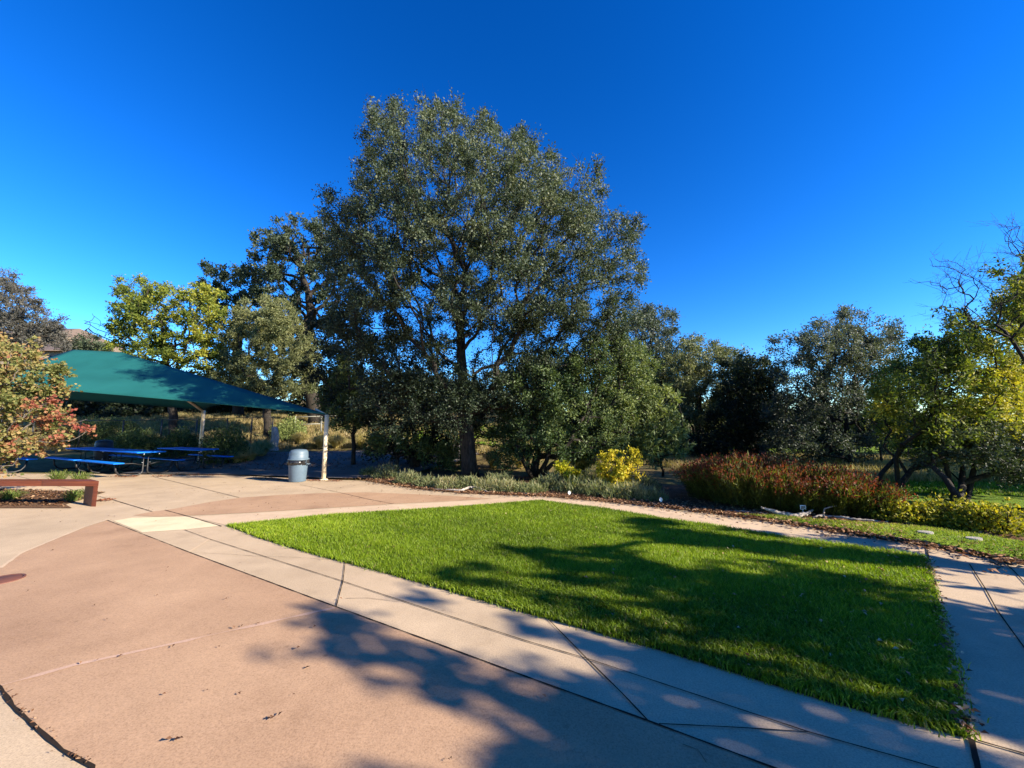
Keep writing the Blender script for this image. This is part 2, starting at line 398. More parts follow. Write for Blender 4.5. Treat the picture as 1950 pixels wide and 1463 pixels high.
def blades(m, P, H, lean, wd, col, tipcol=None, seg=1):
    """grass blades: seg==1 single triangles, seg==2 bent"""
    n = len(P); a = rng.uniform(0, 2 * PI, n); L = np.stack([np.cos(a), np.sin(a), np.zeros(n)], 1) * (lean * H)[:, None]
    b = rng.uniform(0, 2 * PI, n); W = np.stack([np.cos(b), np.sin(b), np.zeros(n)], 1) * (wd / 2)[:, None] if np.ndim(wd) else np.stack([np.cos(b), np.sin(b), np.zeros(n)], 1) * wd / 2
    Z = np.array([0, 0, 1.0])
    tc = col if tipcol is None else tipcol
    tip = P + L + Z * H[:, None]
    if seg == 1:
        V = np.stack([P - W, P + W, tip], 1); i = np.arange(n)[:, None] * 3
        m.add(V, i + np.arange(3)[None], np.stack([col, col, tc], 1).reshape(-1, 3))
    else:
        mid = P + L * .3 + Z * (H * .62)[:, None]; tip = P + L + Z * (H * .95)[:, None]
        V = np.stack([P - W, P + W, mid + W * .8, mid - W * .8, tip], 1); i = np.arange(n)[:, None] * 5
        n0 = m.n
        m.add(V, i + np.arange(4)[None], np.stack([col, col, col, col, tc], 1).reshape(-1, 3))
        m.f.setdefault(3, []).append(n0 + i + np.array([[3, 2, 4]]))
def inside(P, poly):
    x, y = P[:, 0], P[:, 1]; c = np.zeros(len(P), bool); n = len(poly)
    for i in range(n):
        x1, y1 = poly[i]; x2, y2 = poly[(i + 1) % n]
        k = (y1 > y) != (y2 > y); c ^= k & (x < (x2 - x1) * (y - y1) / (y2 - y1 + 1e-12) + x1)
    return c

# ---- lawn
def lawn_blades():
    n = 900000; lo, hi = lawn.min(0) - .04, lawn.max(0) + .04
    P = rng.uniform(lo, hi, (n, 2)); P = P[inside(P, lawn)]; P = P + rng.normal(0, .014, P.shape) * (1 + np.abs(np.sin(P[:, :1] * 9) * np.cos(P[:, 1:] * 7)))
    d = np.linalg.norm(P, axis=1); keep = rng.uniform(size=len(P)) < np.clip((4.2 / d) ** 1.3, .22, 1); P = P[keep]; d = d[keep]
    n = len(P)
    cl = np.sin(P[:, 0] * 3.1 + np.sin(P[:, 1] * 2.3)) * np.sin(P[:, 1] * 4.1 + P[:, 0]) * .5 + np.sin(P[:, 0] * 11 + 2) * np.sin(P[:, 1] * 13) * .3
    big = np.sin(P[:, 0] * .9 + 1.3 * np.sin(P[:, 1] * .8)) * np.cos(P[:, 1] * 1.1 + P[:, 0] * .3); t = .45 + cl * .2 + .16 * big + rng.normal(0, .2, n)
    col = pal([(.06, .105, .006), (.14, .22, .010), (.24, .34, .015), (.42, .48, .05)], t)
    dry = rng.uniform(size=n) < .018; col[dry] = pal([(.25, .2, .08), (.4, .33, .15)], rng.uniform(size=dry.sum()))
    H = rng.uniform(.022, .052, n) * (1 + .25 * cl); wd = np.clip(.0035 + d * .0011, .005, .013)
    m = MB(); near = d < 4.2
    P3 = np.c_[P, np.full(n, .006)]
    for k, sg in ((near, 2), (~near, 1)):
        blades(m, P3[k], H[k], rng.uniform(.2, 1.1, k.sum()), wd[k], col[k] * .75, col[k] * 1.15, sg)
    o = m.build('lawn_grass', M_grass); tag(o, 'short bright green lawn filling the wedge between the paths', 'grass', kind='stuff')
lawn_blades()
# ---- verge & far grass
def patch(name, poly, n, hr, pal_, label, lean=(.2, 1.0), wd=.008, cat='grass', seg=1, z=.0, mt=None, clump=0):
    poly = np.array(poly, float); lo, hi = poly.min(0), poly.max(0)
    if clump:
        c = rng.uniform(lo, hi, (clump, 2)); P = c[rng.integers(0, clump, n)] + rng.normal(0, .12, (n, 2))
    else: P = rng.uniform(lo, hi, (n, 2))
    P = P[inside(P, poly)]; n = len(P)
    t = .5 + .3 * np.sin(P[:, 0] * 1.7) * np.cos(P[:, 1] * 1.3) + rng.normal(0, .25, n)
    col = pal(pal_, t); d = np.linalg.norm(P, axis=1)
    m = MB(); H = rng.uniform(*hr, n)
    blades(m, np.c_[P, T(P[:, 0], P[:, 1]) + z], H, rng.uniform(*lean, n), wd * np.clip(d / 8, .7, 3), col * .8, col * 1.1, seg)
    return tag(m.build(name, mt or M_grass), label, cat, kind='stuff')
GRN = [(.05, .13, .01), (.10, .24, .012), (.2, .33, .03), (.33, .33, .09)]
vp = [G(*p) for p in [(1400, 984), (1527, 999), (1604, 1012), (1655, 1021), (1761, 1037), (1908, 1067), (1949, 1075)]]
VG = [(.10, .17, .012), (.22, .30, .02), (.34, .40, .04), (.42, .38, .12)]
patch('verge_grass', vp + [(8, 3.9), (9, 5.2)] + [G(*p) for p in [(1950, 1038), (1850, 1020), (1760, 1008), (1650, 1000), (1560, 994), (1480, 986)]],
      90000, (.02, .05), VG, 'patchy short green grass between the curving path and mulched bed', z=.03)
ribbon('far_lawn', [(8.3, -4), (8.3, 3.6), (11, 5.2)], [(24, -6), (24, 2), (24, 7)], M_grasslawn, .03)
patch('meadow_grass', [(4.8, 10.8), (8, 9.6), (12, 8.9), (17, 8.2), (20, 12), (14, 14.5), (8, 15.5)], 60000, (.03, .07), GRN, 'bright green grass seen under the trees on the right', z=.02, wd=.012)
DRY = [(.24, .18, .08), (.40, .31, .15), (.30, .24, .11), (.12, .14, .04)]
patch('side_grass', [(8.3, -3), (8.3, 3.4), (6.2, 4.3), (9, 6.5), (16, 7), (17, -3)], 50000, (.03, .07), GRN, 'green grass beside the path outside the right edge', z=.03, wd=.012)
patch('dry_meadow', [(6, 12.2), (10, 11.2), (19, 10.5), (30, 13), (30, 20), (10, 20), (6, 17)], 70000, (.12, .35), DRY, 'tall pale dry meadow grass behind the right hand trees', (.1, .6), .012)
patch('hillside_grass', [(-32, 18.8), (-14, 18.8), (-6, 19.8), (3, 16), (7, 16), (9, 30), (-12, 33), (-32, 31)], 160000, (.06, .28), DRY, 'dry tan and green grass on the slope behind the shade canopy', (.1, .8), .014, clump=2500)

# ------------------------------------------------------------------ trees
def tree(name, label, cat, base, trunk, blobs, Y0, nn=500, nl=40000, tr=.2, leaf=(.07, .035), P=None, depth=3., cx=None, hw=None,
         alpha=.35, tip=.006, bk=None, mt=None, tw=.45, att=0, bare=0., up=.1, group=None, world=False, seed=1, twigs=0, crownname='crown', spread=.06, lowback=None, clump=1.1):
    global rng
    rng = np.random.default_rng(seed)
    bl = np.array([list(b) + [.5] * (5 - len(b)) if not world else list(b) + [.5] * (5 - len(b)) for b in blobs], float)
    if world:
        w = bl[:, 3] ** 3; w /= w.sum(); k = rng.choice(len(bl), nn, p=w)
        u = rdir(nn) * (rng.uniform(size=(nn, 1)) ** .45); Tt = bl[k, :3] + u * bl[k, 3:4] * [1, 1, .8]; bias = bl[k, 4]
    else:
        w = bl[:, 2] * bl[:, 3]; w /= w.sum(); k = rng.choice(len(bl), nn, p=w)
        a = rng.uniform(0, 2 * PI, nn); r = np.sqrt(rng.uniform(size=nn))
        px = bl[k, 0] + bl[k, 2] * r * np.cos(a); py = bl[k, 1] + bl[k, 3] * r * np.sin(a)
        if cx is None: cx = (px.min() + px.max()) / 2; hw = (px.max() - px.min()) / 2 * 1.05
        q = np.clip(1 - ((px - cx) / hw) ** 2, .05, 1) ** .5
        u = rng.uniform(-1, 1, nn); u = np.sign(u) * np.abs(u) ** .8
        Y = Y0 + u * depth * q * (.4 + .6 * np.sqrt(1 - r ** 2 * .95))
        if lowback: Y = np.where(py > lowback, np.maximum(Y, Y0 - .5 + (Y - Y0) * .15), Y)
        Tt = at(px, py, Y); bias = bl[k, 4]
        gz = T(Tt[:, 0], Tt[:, 1]); Tt[:, 2] = np.maximum(Tt[:, 2], gz + .12)
    # trunk nodes
    tp = [np.array([base[0], base[1], float(T(base[0], base[1])) - .05])] + [(at(*p, Y0) if len(p) == 2 else at(p[0], p[1], p[2])) if not world else np.array(p, float) for p in trunk]
    nodes = [tp[0]]; par = [-1]; path = [0.]
    for p in tp[1:]:
        a0 = nodes[-1]; L = np.linalg.norm(p - a0); kk = max(1, int(L / .35))
        for j in range(1, kk + 1):
            q_ = a0 + (p - a0) * j / kk + (rng.normal(0, .018, 3) if j < kk else 0)
            nodes.append(q_); par.append(len(nodes) - 2); path.append(path[-1] + L / kk)
    nt_ = len(nodes); N0 = nt_
    ALL = np.concatenate([np.array(nodes), Tt]); par = par + [-1] * nn; path = np.array(path + [0.] * nn)
    start = max(1, int(nt_ * att))
    best = np.full(nn, 1e9); bp = np.zeros(nn, int)
    for j in range(start, nt_):
        c = np.linalg.norm(Tt - ALL[j], axis=1) + alpha * (path[j] - path[start]) + np.maximum(0, ALL[j, 2] - Tt[:, 2]) * .25
        k_ = c < best; best[k_] = c[k_]; bp[k_] = j
    free = np.ones(nn, bool); order = []
    for _ in range(nn):
        i = int(np.argmin(np.where(free, best, 1e12))); free[i] = False; order.append(i)
        par[N0 + i] = bp[i]; d_ = np.linalg.norm(Tt[i] - ALL[bp[i]]); path[N0 + i] = path[bp[i]] + d_
        c = np.linalg.norm(Tt - Tt[i], axis=1) + alpha * (path[N0 + i] - path[start]) + np.maximum(0, Tt[i, 2] - Tt[:, 2]) * .25
        k_ = (c < best) & free; best[k_] = c[k_]; bp[k_] = N0 + i
    par = np.array(par); cnt = np.ones(len(ALL))
    cnt[:N0] = .2
    for i in order[::-1]: cnt[par[N0 + i]] += cnt[N0 + i]
    for j in range(N0 - 1, 0, -1): cnt[par[j]] += cnt[j]
    kx = math.log(tr / tip) / math.log(max(cnt[0], 2)); R = tip * np.maximum(cnt, 1) ** kx
    root = thing(name, tuple(tp[0] + [0, 0, .05]), label, cat, group)
    mtr = MB(); tp3 = ALL[:N0].copy(); rr = np.maximum(R[:N0], tip)
    rr[0] *= 1.35
    if N0 > 2: rr[1] *= 1.08
    mtr.tube(tp3, rr, 12 if tr > .06 else 7)
    mtr.build('trunk', bk or M_bark, root, smooth=True)
    mb = MB()
    for i in range(nn):
        a0 = ALL[par[N0 + i]]; b0 = Tt[i]; L = np.linalg.norm(b0 - a0); r1 = R[N0 + i]; r0 = min(R[par[N0 + i]], r1 * 1.35)
        md = (a0 + b0) / 2 + rng.normal(0, .07, 3) * L; md[2] += .04 * L
        s_ = 4 if r0 < .02 else 7
        mb.tube([a0, (a0 + md) / 2 + rng.normal(0, .015, 3) * L, md, b0], [r0, r0 * .95, (r0 + r1) / 2, r1], s_, cap=False)
    if twigs:
        idx = rng.integers(0, nn, twigs)
        for i in idx:
            d_ = Tt[i] - ALL[par[N0 + i]]; d_ = d_ / (np.linalg.norm(d_) + 1e-6) + rng.normal(0, .6, 3); d_ /= np.linalg.norm(d_)
            L = rng.uniform(.2, .55); e = Tt[i] + d_ * L
            mb.tube([Tt[i], Tt[i] + d_ * L * .5 + rng.normal(0, .03, 3), e], [tip * .8, tip * .6, tip * .4], 3, cap=False)
            for q_ in range(2):
                d2 = d_ + rng.normal(0, .6, 3); mb.tube([Tt[i] + d_ * L * .5, Tt[i] + d_ * L * .5 + d2 * L * .4], [tip * .6, tip * .35], 3, cap=False)
    mb.build('branches', bk or M_bark, root, smooth=True)
    if nl:
        leafy = np.where(rng.uniform(size=nn) >= bare)[0]; leafy = leafy[bl[k[leafy], 4] >= 0]
        nt2 = max(1, nl // 9); wl = rng.gamma(clump, 1, len(leafy)) + .15; ti = leafy[rng.choice(len(leafy), nt2, p=wl / wl.sum())]
        d_ = Tt - ALL[par[N0:]]; d_ /= np.linalg.norm(d_, axis=1)[:, None] + 1e-6
        TD = rdir(nt2, up) + d_[ti] * .5; TD /= np.linalg.norm(TD, axis=1)[:, None]
        TL = rng.uniform(.35, 1., nt2) * tw
        li = np.repeat(np.arange(nt2), 9); nL = len(li); tt = rng.uniform(.05, 1, nL)
        pos = Tt[ti[li]] + TD[li] * (TL[li] * tt)[:, None] + rng.normal(0, spread * tw / .45, (nL, 3))
        pos[:, 2] -= .12 * tt ** 2 * TL[li]
        LD = TD[li] * .7 + rng.normal(0, .75, (nL, 3)); LD /= np.linalg.norm(LD, axis=1)[:, None]
        cb = rng.normal(0, .13, nn)
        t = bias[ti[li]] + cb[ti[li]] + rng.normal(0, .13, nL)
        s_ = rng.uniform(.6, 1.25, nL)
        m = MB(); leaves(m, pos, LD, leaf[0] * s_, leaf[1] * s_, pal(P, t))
        m.build(crownname, mt or M_leaf, root)
    return root

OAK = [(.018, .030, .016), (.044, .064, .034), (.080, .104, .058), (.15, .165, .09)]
OLIVE = [(.06, .075, .035), (.12, .14, .06), (.19, .20, .09), (.26, .26, .11)]
YEL = [(.045, .07, .02), (.10, .14, .025), (.19, .22, .03), (.40, .35, .04)]
DARK = [(.008, .014, .007), (.014, .024, .011), (.024, .036, .016), (.04, .052, .022)]
GREY = [(.035, .050, .038), (.06, .08, .06), (.09, .11, .08), (.13, .145, .10)]
FRESH = [(.025, .05, .016), (.055, .09, .028), (.105, .145, .048), (.20, .235, .07)]

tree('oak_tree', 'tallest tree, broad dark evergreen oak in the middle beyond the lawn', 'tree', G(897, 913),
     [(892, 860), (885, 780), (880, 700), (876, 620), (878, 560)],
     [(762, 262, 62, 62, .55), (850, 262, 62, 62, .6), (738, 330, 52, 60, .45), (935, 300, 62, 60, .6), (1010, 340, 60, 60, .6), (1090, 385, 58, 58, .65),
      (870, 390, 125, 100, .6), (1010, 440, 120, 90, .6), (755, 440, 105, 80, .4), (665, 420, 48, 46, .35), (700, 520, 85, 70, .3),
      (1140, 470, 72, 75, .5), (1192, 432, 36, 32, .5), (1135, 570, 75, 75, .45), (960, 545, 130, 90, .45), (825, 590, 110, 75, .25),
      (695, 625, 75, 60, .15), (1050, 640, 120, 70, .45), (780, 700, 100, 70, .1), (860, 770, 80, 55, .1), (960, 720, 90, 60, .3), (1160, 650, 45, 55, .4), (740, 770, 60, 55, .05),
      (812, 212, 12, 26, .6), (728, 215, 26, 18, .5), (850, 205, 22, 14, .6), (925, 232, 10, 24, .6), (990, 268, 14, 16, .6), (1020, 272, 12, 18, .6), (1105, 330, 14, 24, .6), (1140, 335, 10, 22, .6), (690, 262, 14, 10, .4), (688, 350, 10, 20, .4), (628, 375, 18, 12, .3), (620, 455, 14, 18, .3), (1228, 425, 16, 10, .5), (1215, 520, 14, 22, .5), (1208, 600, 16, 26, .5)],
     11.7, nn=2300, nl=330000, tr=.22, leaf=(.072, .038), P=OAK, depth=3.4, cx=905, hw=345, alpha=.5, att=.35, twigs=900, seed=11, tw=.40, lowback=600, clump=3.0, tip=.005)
tree('toyon_tree', 'round multi-stemmed green tree right of the big oak trunk', 'tree', G(1020, 915),
     [(1018, 890), (1022, 872)],
     [(1150, 690, 65, 55, .6), (1080, 720, 90, 60, .45), (1190, 750, 60, 60, .75), (1010, 760, 75, 60, .3), (1120, 800, 95, 60, .55), (1010, 830, 75, 45, .25),
      (1200, 820, 55, 50, .7), (1215, 700, 35, 45, .7), (975, 870, 40, 25, .2), (1090, 850, 70, 30, .4), (1225, 780, 30, 35, .9)],
     11.8, nn=800, nl=85000, tr=.12, leaf=(.075, .036), P=FRESH, depth=1.7, alpha=.2, att=.2, seed=12, tw=.35)
tree('buckeye_shrub', 'long-leaved bright green sapling at the right edge of the round tree', 'shrub', G(1262, 905),
     [(1258, 870), (1256, 830)], [(1262, 760, 22, 30, .9), (1250, 830, 35, 50, .75), (1285, 840, 30, 35, .8), (1240, 870, 35, 25, .6), (1290, 800, 18, 30, .7)],
     11.6, nn=90, nl=3200, tr=.035, leaf=(.17, .05), P=FRESH, depth=.8, seed=13, tw=.3)
tree('old_oak_tree', 'tall dark open-crowned oak with a bare curving trunk left of the big oak', 'tree', at(600, 850, 26)[:2],
     [(598, 780), (585, 700), (575, 655), (592, 600), (588, 560), (576, 525)],
     [(560, 440, 60, 30, .4), (505, 470, 38, 28, .3), (625, 450, 55, 32, .35), (540, 500, 80, 35, .35), (500, 530, 40, 35, .3), (640, 510, 60, 50, .3),
      (650, 590, 60, 40, .2), (560, 560, 30, 25, .3), (660, 650, 60, 30, .15), (540, 590, 30, 25, .3)],
     26, nn=420, nl=38000, tr=.42, leaf=(.16, .095), P=OAK, depth=4, alpha=.35, att=.62, seed=14, tw=.5, tip=.012, twigs=60)
tree('dark_oak_tree', 'dark oak crown showing above the grey-green bushy tree', 'tree', at(450, 850, 29)[:2],
     [(450, 700), (455, 620)], [(425, 515, 45, 22, .3), (400, 540, 32, 22, .25), (470, 545, 60, 35, .3), (450, 590, 80, 40, .3), (530, 600, 40, 50, .25), (560, 680, 50, 60, .2)],
     29, nn=300, nl=26000, tr=.34, leaf=(.19, .11), P=OAK, depth=3, seed=15, tw=.5, att=.4)
tree('olive_tree', 'dense rounded grey-green tree behind the sloping end of the canopy', 'tree', at(510, 850, 22)[:2],
     [(508, 790), (505, 740)], [(500, 610, 62, 45, .6), (470, 660, 60, 50, .55), (540, 660, 55, 55, .55), (560, 720, 42, 42, .5), (490, 720, 70, 40, .45), (430, 700, 40, 40, .5), (590, 695, 20, 30, .5)],
     22, nn=600, nl=110000, tr=.2, leaf=(.11, .05), P=OLIVE, depth=2.6, seed=16, tw=.4, mt=M_soft)
tree('yellowing_tree', 'yellow and green autumn tree rising directly behind the green canopy', 'tree', at(330, 850, 22)[:2],
     [(328, 780), (318, 700), (312, 650)],
     [(262, 555, 42, 32, .5), (300, 585, 55, 40, .5), (240, 600, 45, 35, .35), (380, 580, 48, 38, .62), (405, 635, 35, 40, .72), (340, 640, 60, 50, .6), (250, 650, 50, 35, .45),
      (370, 690, 60, 25, .7), (300, 670, 45, 30, .5), (395, 560, 25, 15, .65), (175, 612, 22, 22, -1), (195, 640, 30, 15, -1)],
     22, nn=420, nl=36000, tr=.2, leaf=(.14, .075), P=YEL, depth=2.6, seed=17, tw=.45, mt=M_soft, tip=.01, twigs=120)
tree('grey_tree', 'hazy grey-brown tree in front of the house at the left edge', 'tree', at(20, 800, 30)[:2],
     [(25, 720), (30, 670)], [(10, 540, 40, 25, .5), (30, 580, 45, 35, .5), (70, 610, 45, 28, .45), (0, 630, 50, 40, .4), (60, 640, 50, 22, .35), (108, 630, 26, 22, .4), (115, 655, 16, 10, .4), (-60, 600, 50, 50, .4)],
     30, nn=320, nl=42000, tr=.25, leaf=(.14, .07), P=[(.05, .05, .042), (.08, .078, .066), (.11, .105, .09), (.15, .14, .12)], depth=3.5, seed=18, tw=.6, tip=.012)
tree('small_tree', 'small dark bush peeking over the canopy peak', 'tree', at(170, 760, 34)[:2],
     [(170, 690)], [(165, 655, 28, 14, .4), (150, 670, 20, 15, .3), (190, 665, 25, 15, .4)],
     34, nn=70, nl=7000, tr=.12, leaf=(.16, .09), P=OAK, depth=1.5, seed=19, tw=.6)
tree('crabapple_tree', 'small pale-leaved forked tree just right of the cream canopy post', 'tree', at(674, 867, 15.5)[:2],
     [(674, 850), (672, 830), (678, 800), (672, 760)], [(655, 710, 40, 32, .6), (690, 745, 45, 40, .6), (635, 760, 32, 35, .55), (660, 790, 50, 26, .6), (710, 790, 36, 28, .5), (655, 680, 14, 20, .5)],
     15.5, nn=240, nl=15000, tr=.075, leaf=(.10, .05), P=FRESH, depth=1.3, seed=20, tw=.35, twigs=60, att=.4)
tree('bay_tree', 'dense dark tree filling the shade between canopy post and big oak', 'tree', at(790, 880, 15)[:2],
     [(790, 840), (785, 790)], [(640, 640, 60, 40, .3), (730, 690, 80, 50, .3), (800, 740, 90, 60, .3), (700, 770, 70, 45, .3), (620, 690, 50, 40, .25), (790, 820, 80, 35, .4), (860, 830, 60, 35, .35), (740, 830, 40, 30, .3), (910, 760, 60, 50, .3), (830, 860, 60, 22, .35), (760, 855, 60, 20, .3), (960, 800, 60, 50, .2)],
     15.5, nn=600, nl=42000, tr=.16, leaf=(.11, .055), P=DARK, depth=1.8, seed=21, tw=.45, att=.2)
tree('understory_shrub', 'low branching shrub with dark stems left of the big oak trunk', 'shrub', at(755, 885, 13.8)[:2],
     [(757, 870)], [(745, 835, 45, 16, .5), (790, 850, 40, 18, .4), (715, 850, 25, 12, .5), (830, 860, 40, 25, .55), (865, 870, 25, 30, .6)],
     13.8, nn=130, nl=6500, tr=.05, leaf=(.09, .05), P=FRESH, depth=.9, seed=22, tw=.3)
# right hand wood
tree('tall_oak_tree', 'tallest of the dark trees right behind the big oak crown', 'tree', at(1240, 880, 24)[:2],
     [(1240, 780), (1238, 700)], [(1250, 620, 38, 32, .5), (1215, 640, 50, 50, .5), (1290, 665, 42, 28, .4), (1230, 700, 60, 50, .4), (1280, 740, 50, 60, .3), (1225, 600, 22, 20, .5)],
     24, nn=360, nl=42000, tr=.3, leaf=(.14, .07), P=GREY, depth=3, seed=23, tw=.6)
tree('bushy_oak_tree', 'olive-green rounded oak in the dip of the skyline', 'tree', at(1330, 880, 21)[:2],
     [(1330, 800), (1328, 740)], [(1330, 680, 50, 32, .5), (1300, 720, 50, 45, .5), (1370, 700, 50, 35, .4), (1340, 770, 70, 45, .3), (1310, 830, 55, 35, .25), (1395, 680, 28, 18, .4)],
     21, nn=420, nl=52000, tr=.22, leaf=(.11, .055), P=OLIVE, depth=2.6, seed=24, tw=.5)
tree('dark_oak_tree', 'dark green lowest oak between the dip in the skyline and the grey-green tree', 'tree', at(1430, 900, 18)[:2],
     [(1430, 830), (1432, 770)], [(1420, 700, 45, 22, .7), (1450, 710, 40, 30, .6), (1420, 750, 55, 40, .35), (1400, 800, 50, 40, .2), (1450, 820, 50, 45, .1), (1350, 850, 50, 25, .2), (1400, 860, 60, 25, .1)],
     18, nn=460, nl=50000, tr=.2, leaf=(.11, .055), P=[(.008, .014, .007), (.02, .032, .012), (.045, .06, .022), (.09, .11, .04)], depth=2, seed=25, tw=.45)
tree('silver_tree', 'silvery grey-green tree with fine twiggy top right of the skyline dip', 'tree', at(1625, 905, 15)[:2],
     [(1620, 860), (1612, 830), (1610, 790)],
     [(1625, 610, 40, 24, .6), (1560, 640, 45, 30, .55), (1510, 665, 42, 30, .45), (1690, 625, 28, 20, .6), (1600, 660, 80, 40, .7), (1670, 680, 60, 45, .75), (1520, 720, 55, 45, .3),
      (1600, 740, 75, 50, .4), (1500, 790, 45, 45, .15), (1660, 770, 55, 45, .45), (1560, 830, 60, 40, .2), (1500, 850, 50, 30, .15), (1640, 850, 60, 30, .3), (1700, 800, 40, 50, .3)],
     15.5, nn=800, nl=75000, tr=.14, leaf=(.09, .045), P=GREY, depth=2.4, seed=26, tw=.42, twigs=150, tip=.007)
tree('ash_tree', 'leaning autumn tree with yellow-green leaves and bare twigs at the right edge', 'tree', G(1697, 943),
     [(1728, 905), (1757, 868), (1765, 820)],
     [(1700, 740, 40, 45, .45), (1690, 800, 38, 40, .55), (1760, 690, 55, 40, .2), (1750, 780, 60, 45, .3), (1830, 640, 60, 38, .3), (1800, 720, 70, 50, .25), (1880, 700, 60, 50, .55),
      (1830, 800, 70, 40, .55), (1900, 800, 60, 50, .85), (1920, 740, 40, 50, .9), (1940, 600, 50, 60, .55), (1960, 680, 40, 60, .8), (1720, 850, 40, 22, .2), (1690, 780, 16, 16, 1.0), (1800, 850, 50, 18, .3)],
     9.6, nn=850, nl=60000, tr=.062, leaf=(.085, .036), P=YEL, depth=2.0, seed=27, tw=.33, mt=M_soft, twigs=150, att=.35, cx=1830, hw=230)
tree('bare_ash_tree', 'nearly leafless spreading branches against the sky at the right edge', 'tree', (10.6, 7.4),
     [(1985, 800, 7.6), (1960, 700, 7.6), (1925, 645, 7.6)],
     [(1870, 590, 40, 25, -1), (1820, 540, 45, 25, -1), (1790, 500, 30, 14, -1), (1900, 560, 40, 35, -1), (1935, 470, 22, 45, -1), (1905, 440, 20, 14, -1), (1850, 520, 40, 20, -1), (1760, 540, 22, 8, -1),
      (1905, 500, 14, 10, .4), (1890, 520, 20, 12, .4), (1945, 545, 20, 25, .5), (1850, 620, 50, 14, .3), (1800, 600, 30, 16, .3), (1960, 600, 40, 50, .7), (1990, 520, 50, 60, .5)],
     7.8, nn=330, nl=5000, tr=.03, leaf=(.08, .036), P=YEL, depth=.9, seed=28, tw=.22, mt=M_soft, twigs=300, tip=.0035, alpha=.35, att=.5)
tree('multi_stem_tree', 'low tree on three dark upright stems above the yellow shrubs at right', 'tree', G(1829, 968),
     [(1832, 920), (1834, 880)],
     [(1800, 868, 50, 18, .3), (1870, 860, 60, 25, .3), (1920, 850, 50, 35, .3), (1850, 830, 60, 25, .4), (1930, 900, 40, 22, .25), (1770, 880, 30, 12, .4), (1985, 860, 50, 50, .3)],
     9.0, nn=300, nl=17000, tr=.075, leaf=(.08, .035), P=OAK, depth=1.3, seed=29, tw=.3)
for r_ in list(bpy.data.objects):
    if r_.name == 'multi_stem_tree':
        for (x0, x1, x2) in ((1818, 1806, 1795), (1843, 1852, 1860)):
            pb_ = G(1829 + (x0 - 1829) * .6, 968); p0 = np.array([pb_[0], pb_[1], -.03])
            MB().tube([p0, at(x0, 945, 9), at(x1, 905, 9), at(x2, 868, 9)], [.07, .06, .05, .035], 8).build('stem', M_bark, r_, smooth=True)
for r_ in list(bpy.data.objects):
    if r_.name == 'toyon_tree':
        p0 = np.array([*G(1020, 914), -.03])
        for pts in (((1000, 885), (988, 860)), ((1004, 895), (1010, 850)), ((1040, 880), (1052, 845)), ((1050, 885), (1085, 862))):
            MB().tube([p0] + [at(*q, 11.2) for q in pts], [.09, .065, .04], 7).build('stem', M_bark, r_, smooth=True)
    if r_.name == 'ash_tree':
        p0 = at(1740, 893, 9.6); MB().tube([p0, at(1765, 886, 9.6), at(1790, 868, 9.4)], [.055, .045, .03], 7).build('branch', M_bark, r_, smooth=True)
        p0 = np.array([*G(1660, 935), -.03]); MB().tube([p0, at(1680, 900, 10), at(1715, 862, 9.8), at(1730, 830, 9.7)], [.055, .05, .042, .03], 8).build('stem', M_bark, r_, smooth=True)
# dark wood closing the view
WL = ['far dark tree filling the gap left of the cream canopy post', 'far dark tree seen through the big oak crown', 'far dark tree behind the round green tree',
      'far dark tree below the tall skyline oak', 'far dark tree behind the yellow shrub and sapling', 'far dark tree under the skyline dip', 'far dark tree behind the silvery tree',
      'far dark tree behind the leaning autumn tree', 'far dark tree behind the three-stemmed tree', 'far dark tree behind the tables under the canopy', 'far dark tree behind the fence at left']
for i, (px, top, w, Y) in enumerate([(640, 700, 80, 30), (820, 700, 110, 32), (1050, 680, 110, 30), (1230, 700, 80, 29), (1150, 760, 80, 22), (1420, 740, 90, 26), (1560, 770, 100, 27),
                                     (1720, 790, 80, 30), (1900, 800, 110, 26), (420, 700, 110, 32), (200, 720, 120, 30)]):
    b = at(px, 860, Y)[:2]; low = 860 - 20
    tree('woodland_tree', WL[i], 'tree', b, [(px, 830), (px, (top + 860) / 2)],
         [(px, top + 40, w * .7, 40, .4), (px - w * .4, (top + low) / 2 + 10, w * .6, (low - top) / 2.4, .2), (px + w * .4, (top + low) / 2 + 15, w * .6, (low - top) / 2.4, .3), (px, low - 20, w * .9, 30, .15)],
         Y, nn=300, nl=26000, tr=.22, leaf=(.24, .13), P=DARK, depth=2.5, seed=40 + i, tw=.8, group='dark trees closing the background', tip=.015)

# trees outside the frame to the right: they throw the dappled shade on lawn and path
k_ = 1 / math.tan(math.radians(25)); SX, SY = .9205 * k_, -.3907 * k_
def shade_tree(label, targets, trunk, nn, nl, seed, leaf=(.10, .06), group=None):
    bl = [(gx + h * SX, gy + h * SY, h, r, .4) for gx, gy, h, r in targets]
    top = np.mean([b[:3] for b in bl], 0)
    tree('shade_tree', label, 'tree', trunk, [(trunk[0] + .05, trunk[1], 1.2), (trunk[0], trunk[1] + .1, 2.4), tuple(np.array([trunk[0], trunk[1], 3.2]) * .5 + top * .5)], bl, 0, nn=nn, nl=nl, tr=.2,
         leaf=leaf, P=OAK, world=True, seed=seed, tw=.2, att=.5, twigs=0, spread=.05)
def hh(gx, ov=8.9): return (ov - gx) / SX
def tg(L, ov=8.9): return [(gx, gy, hh(gx, ov), r_) for gx, gy, r_ in L]
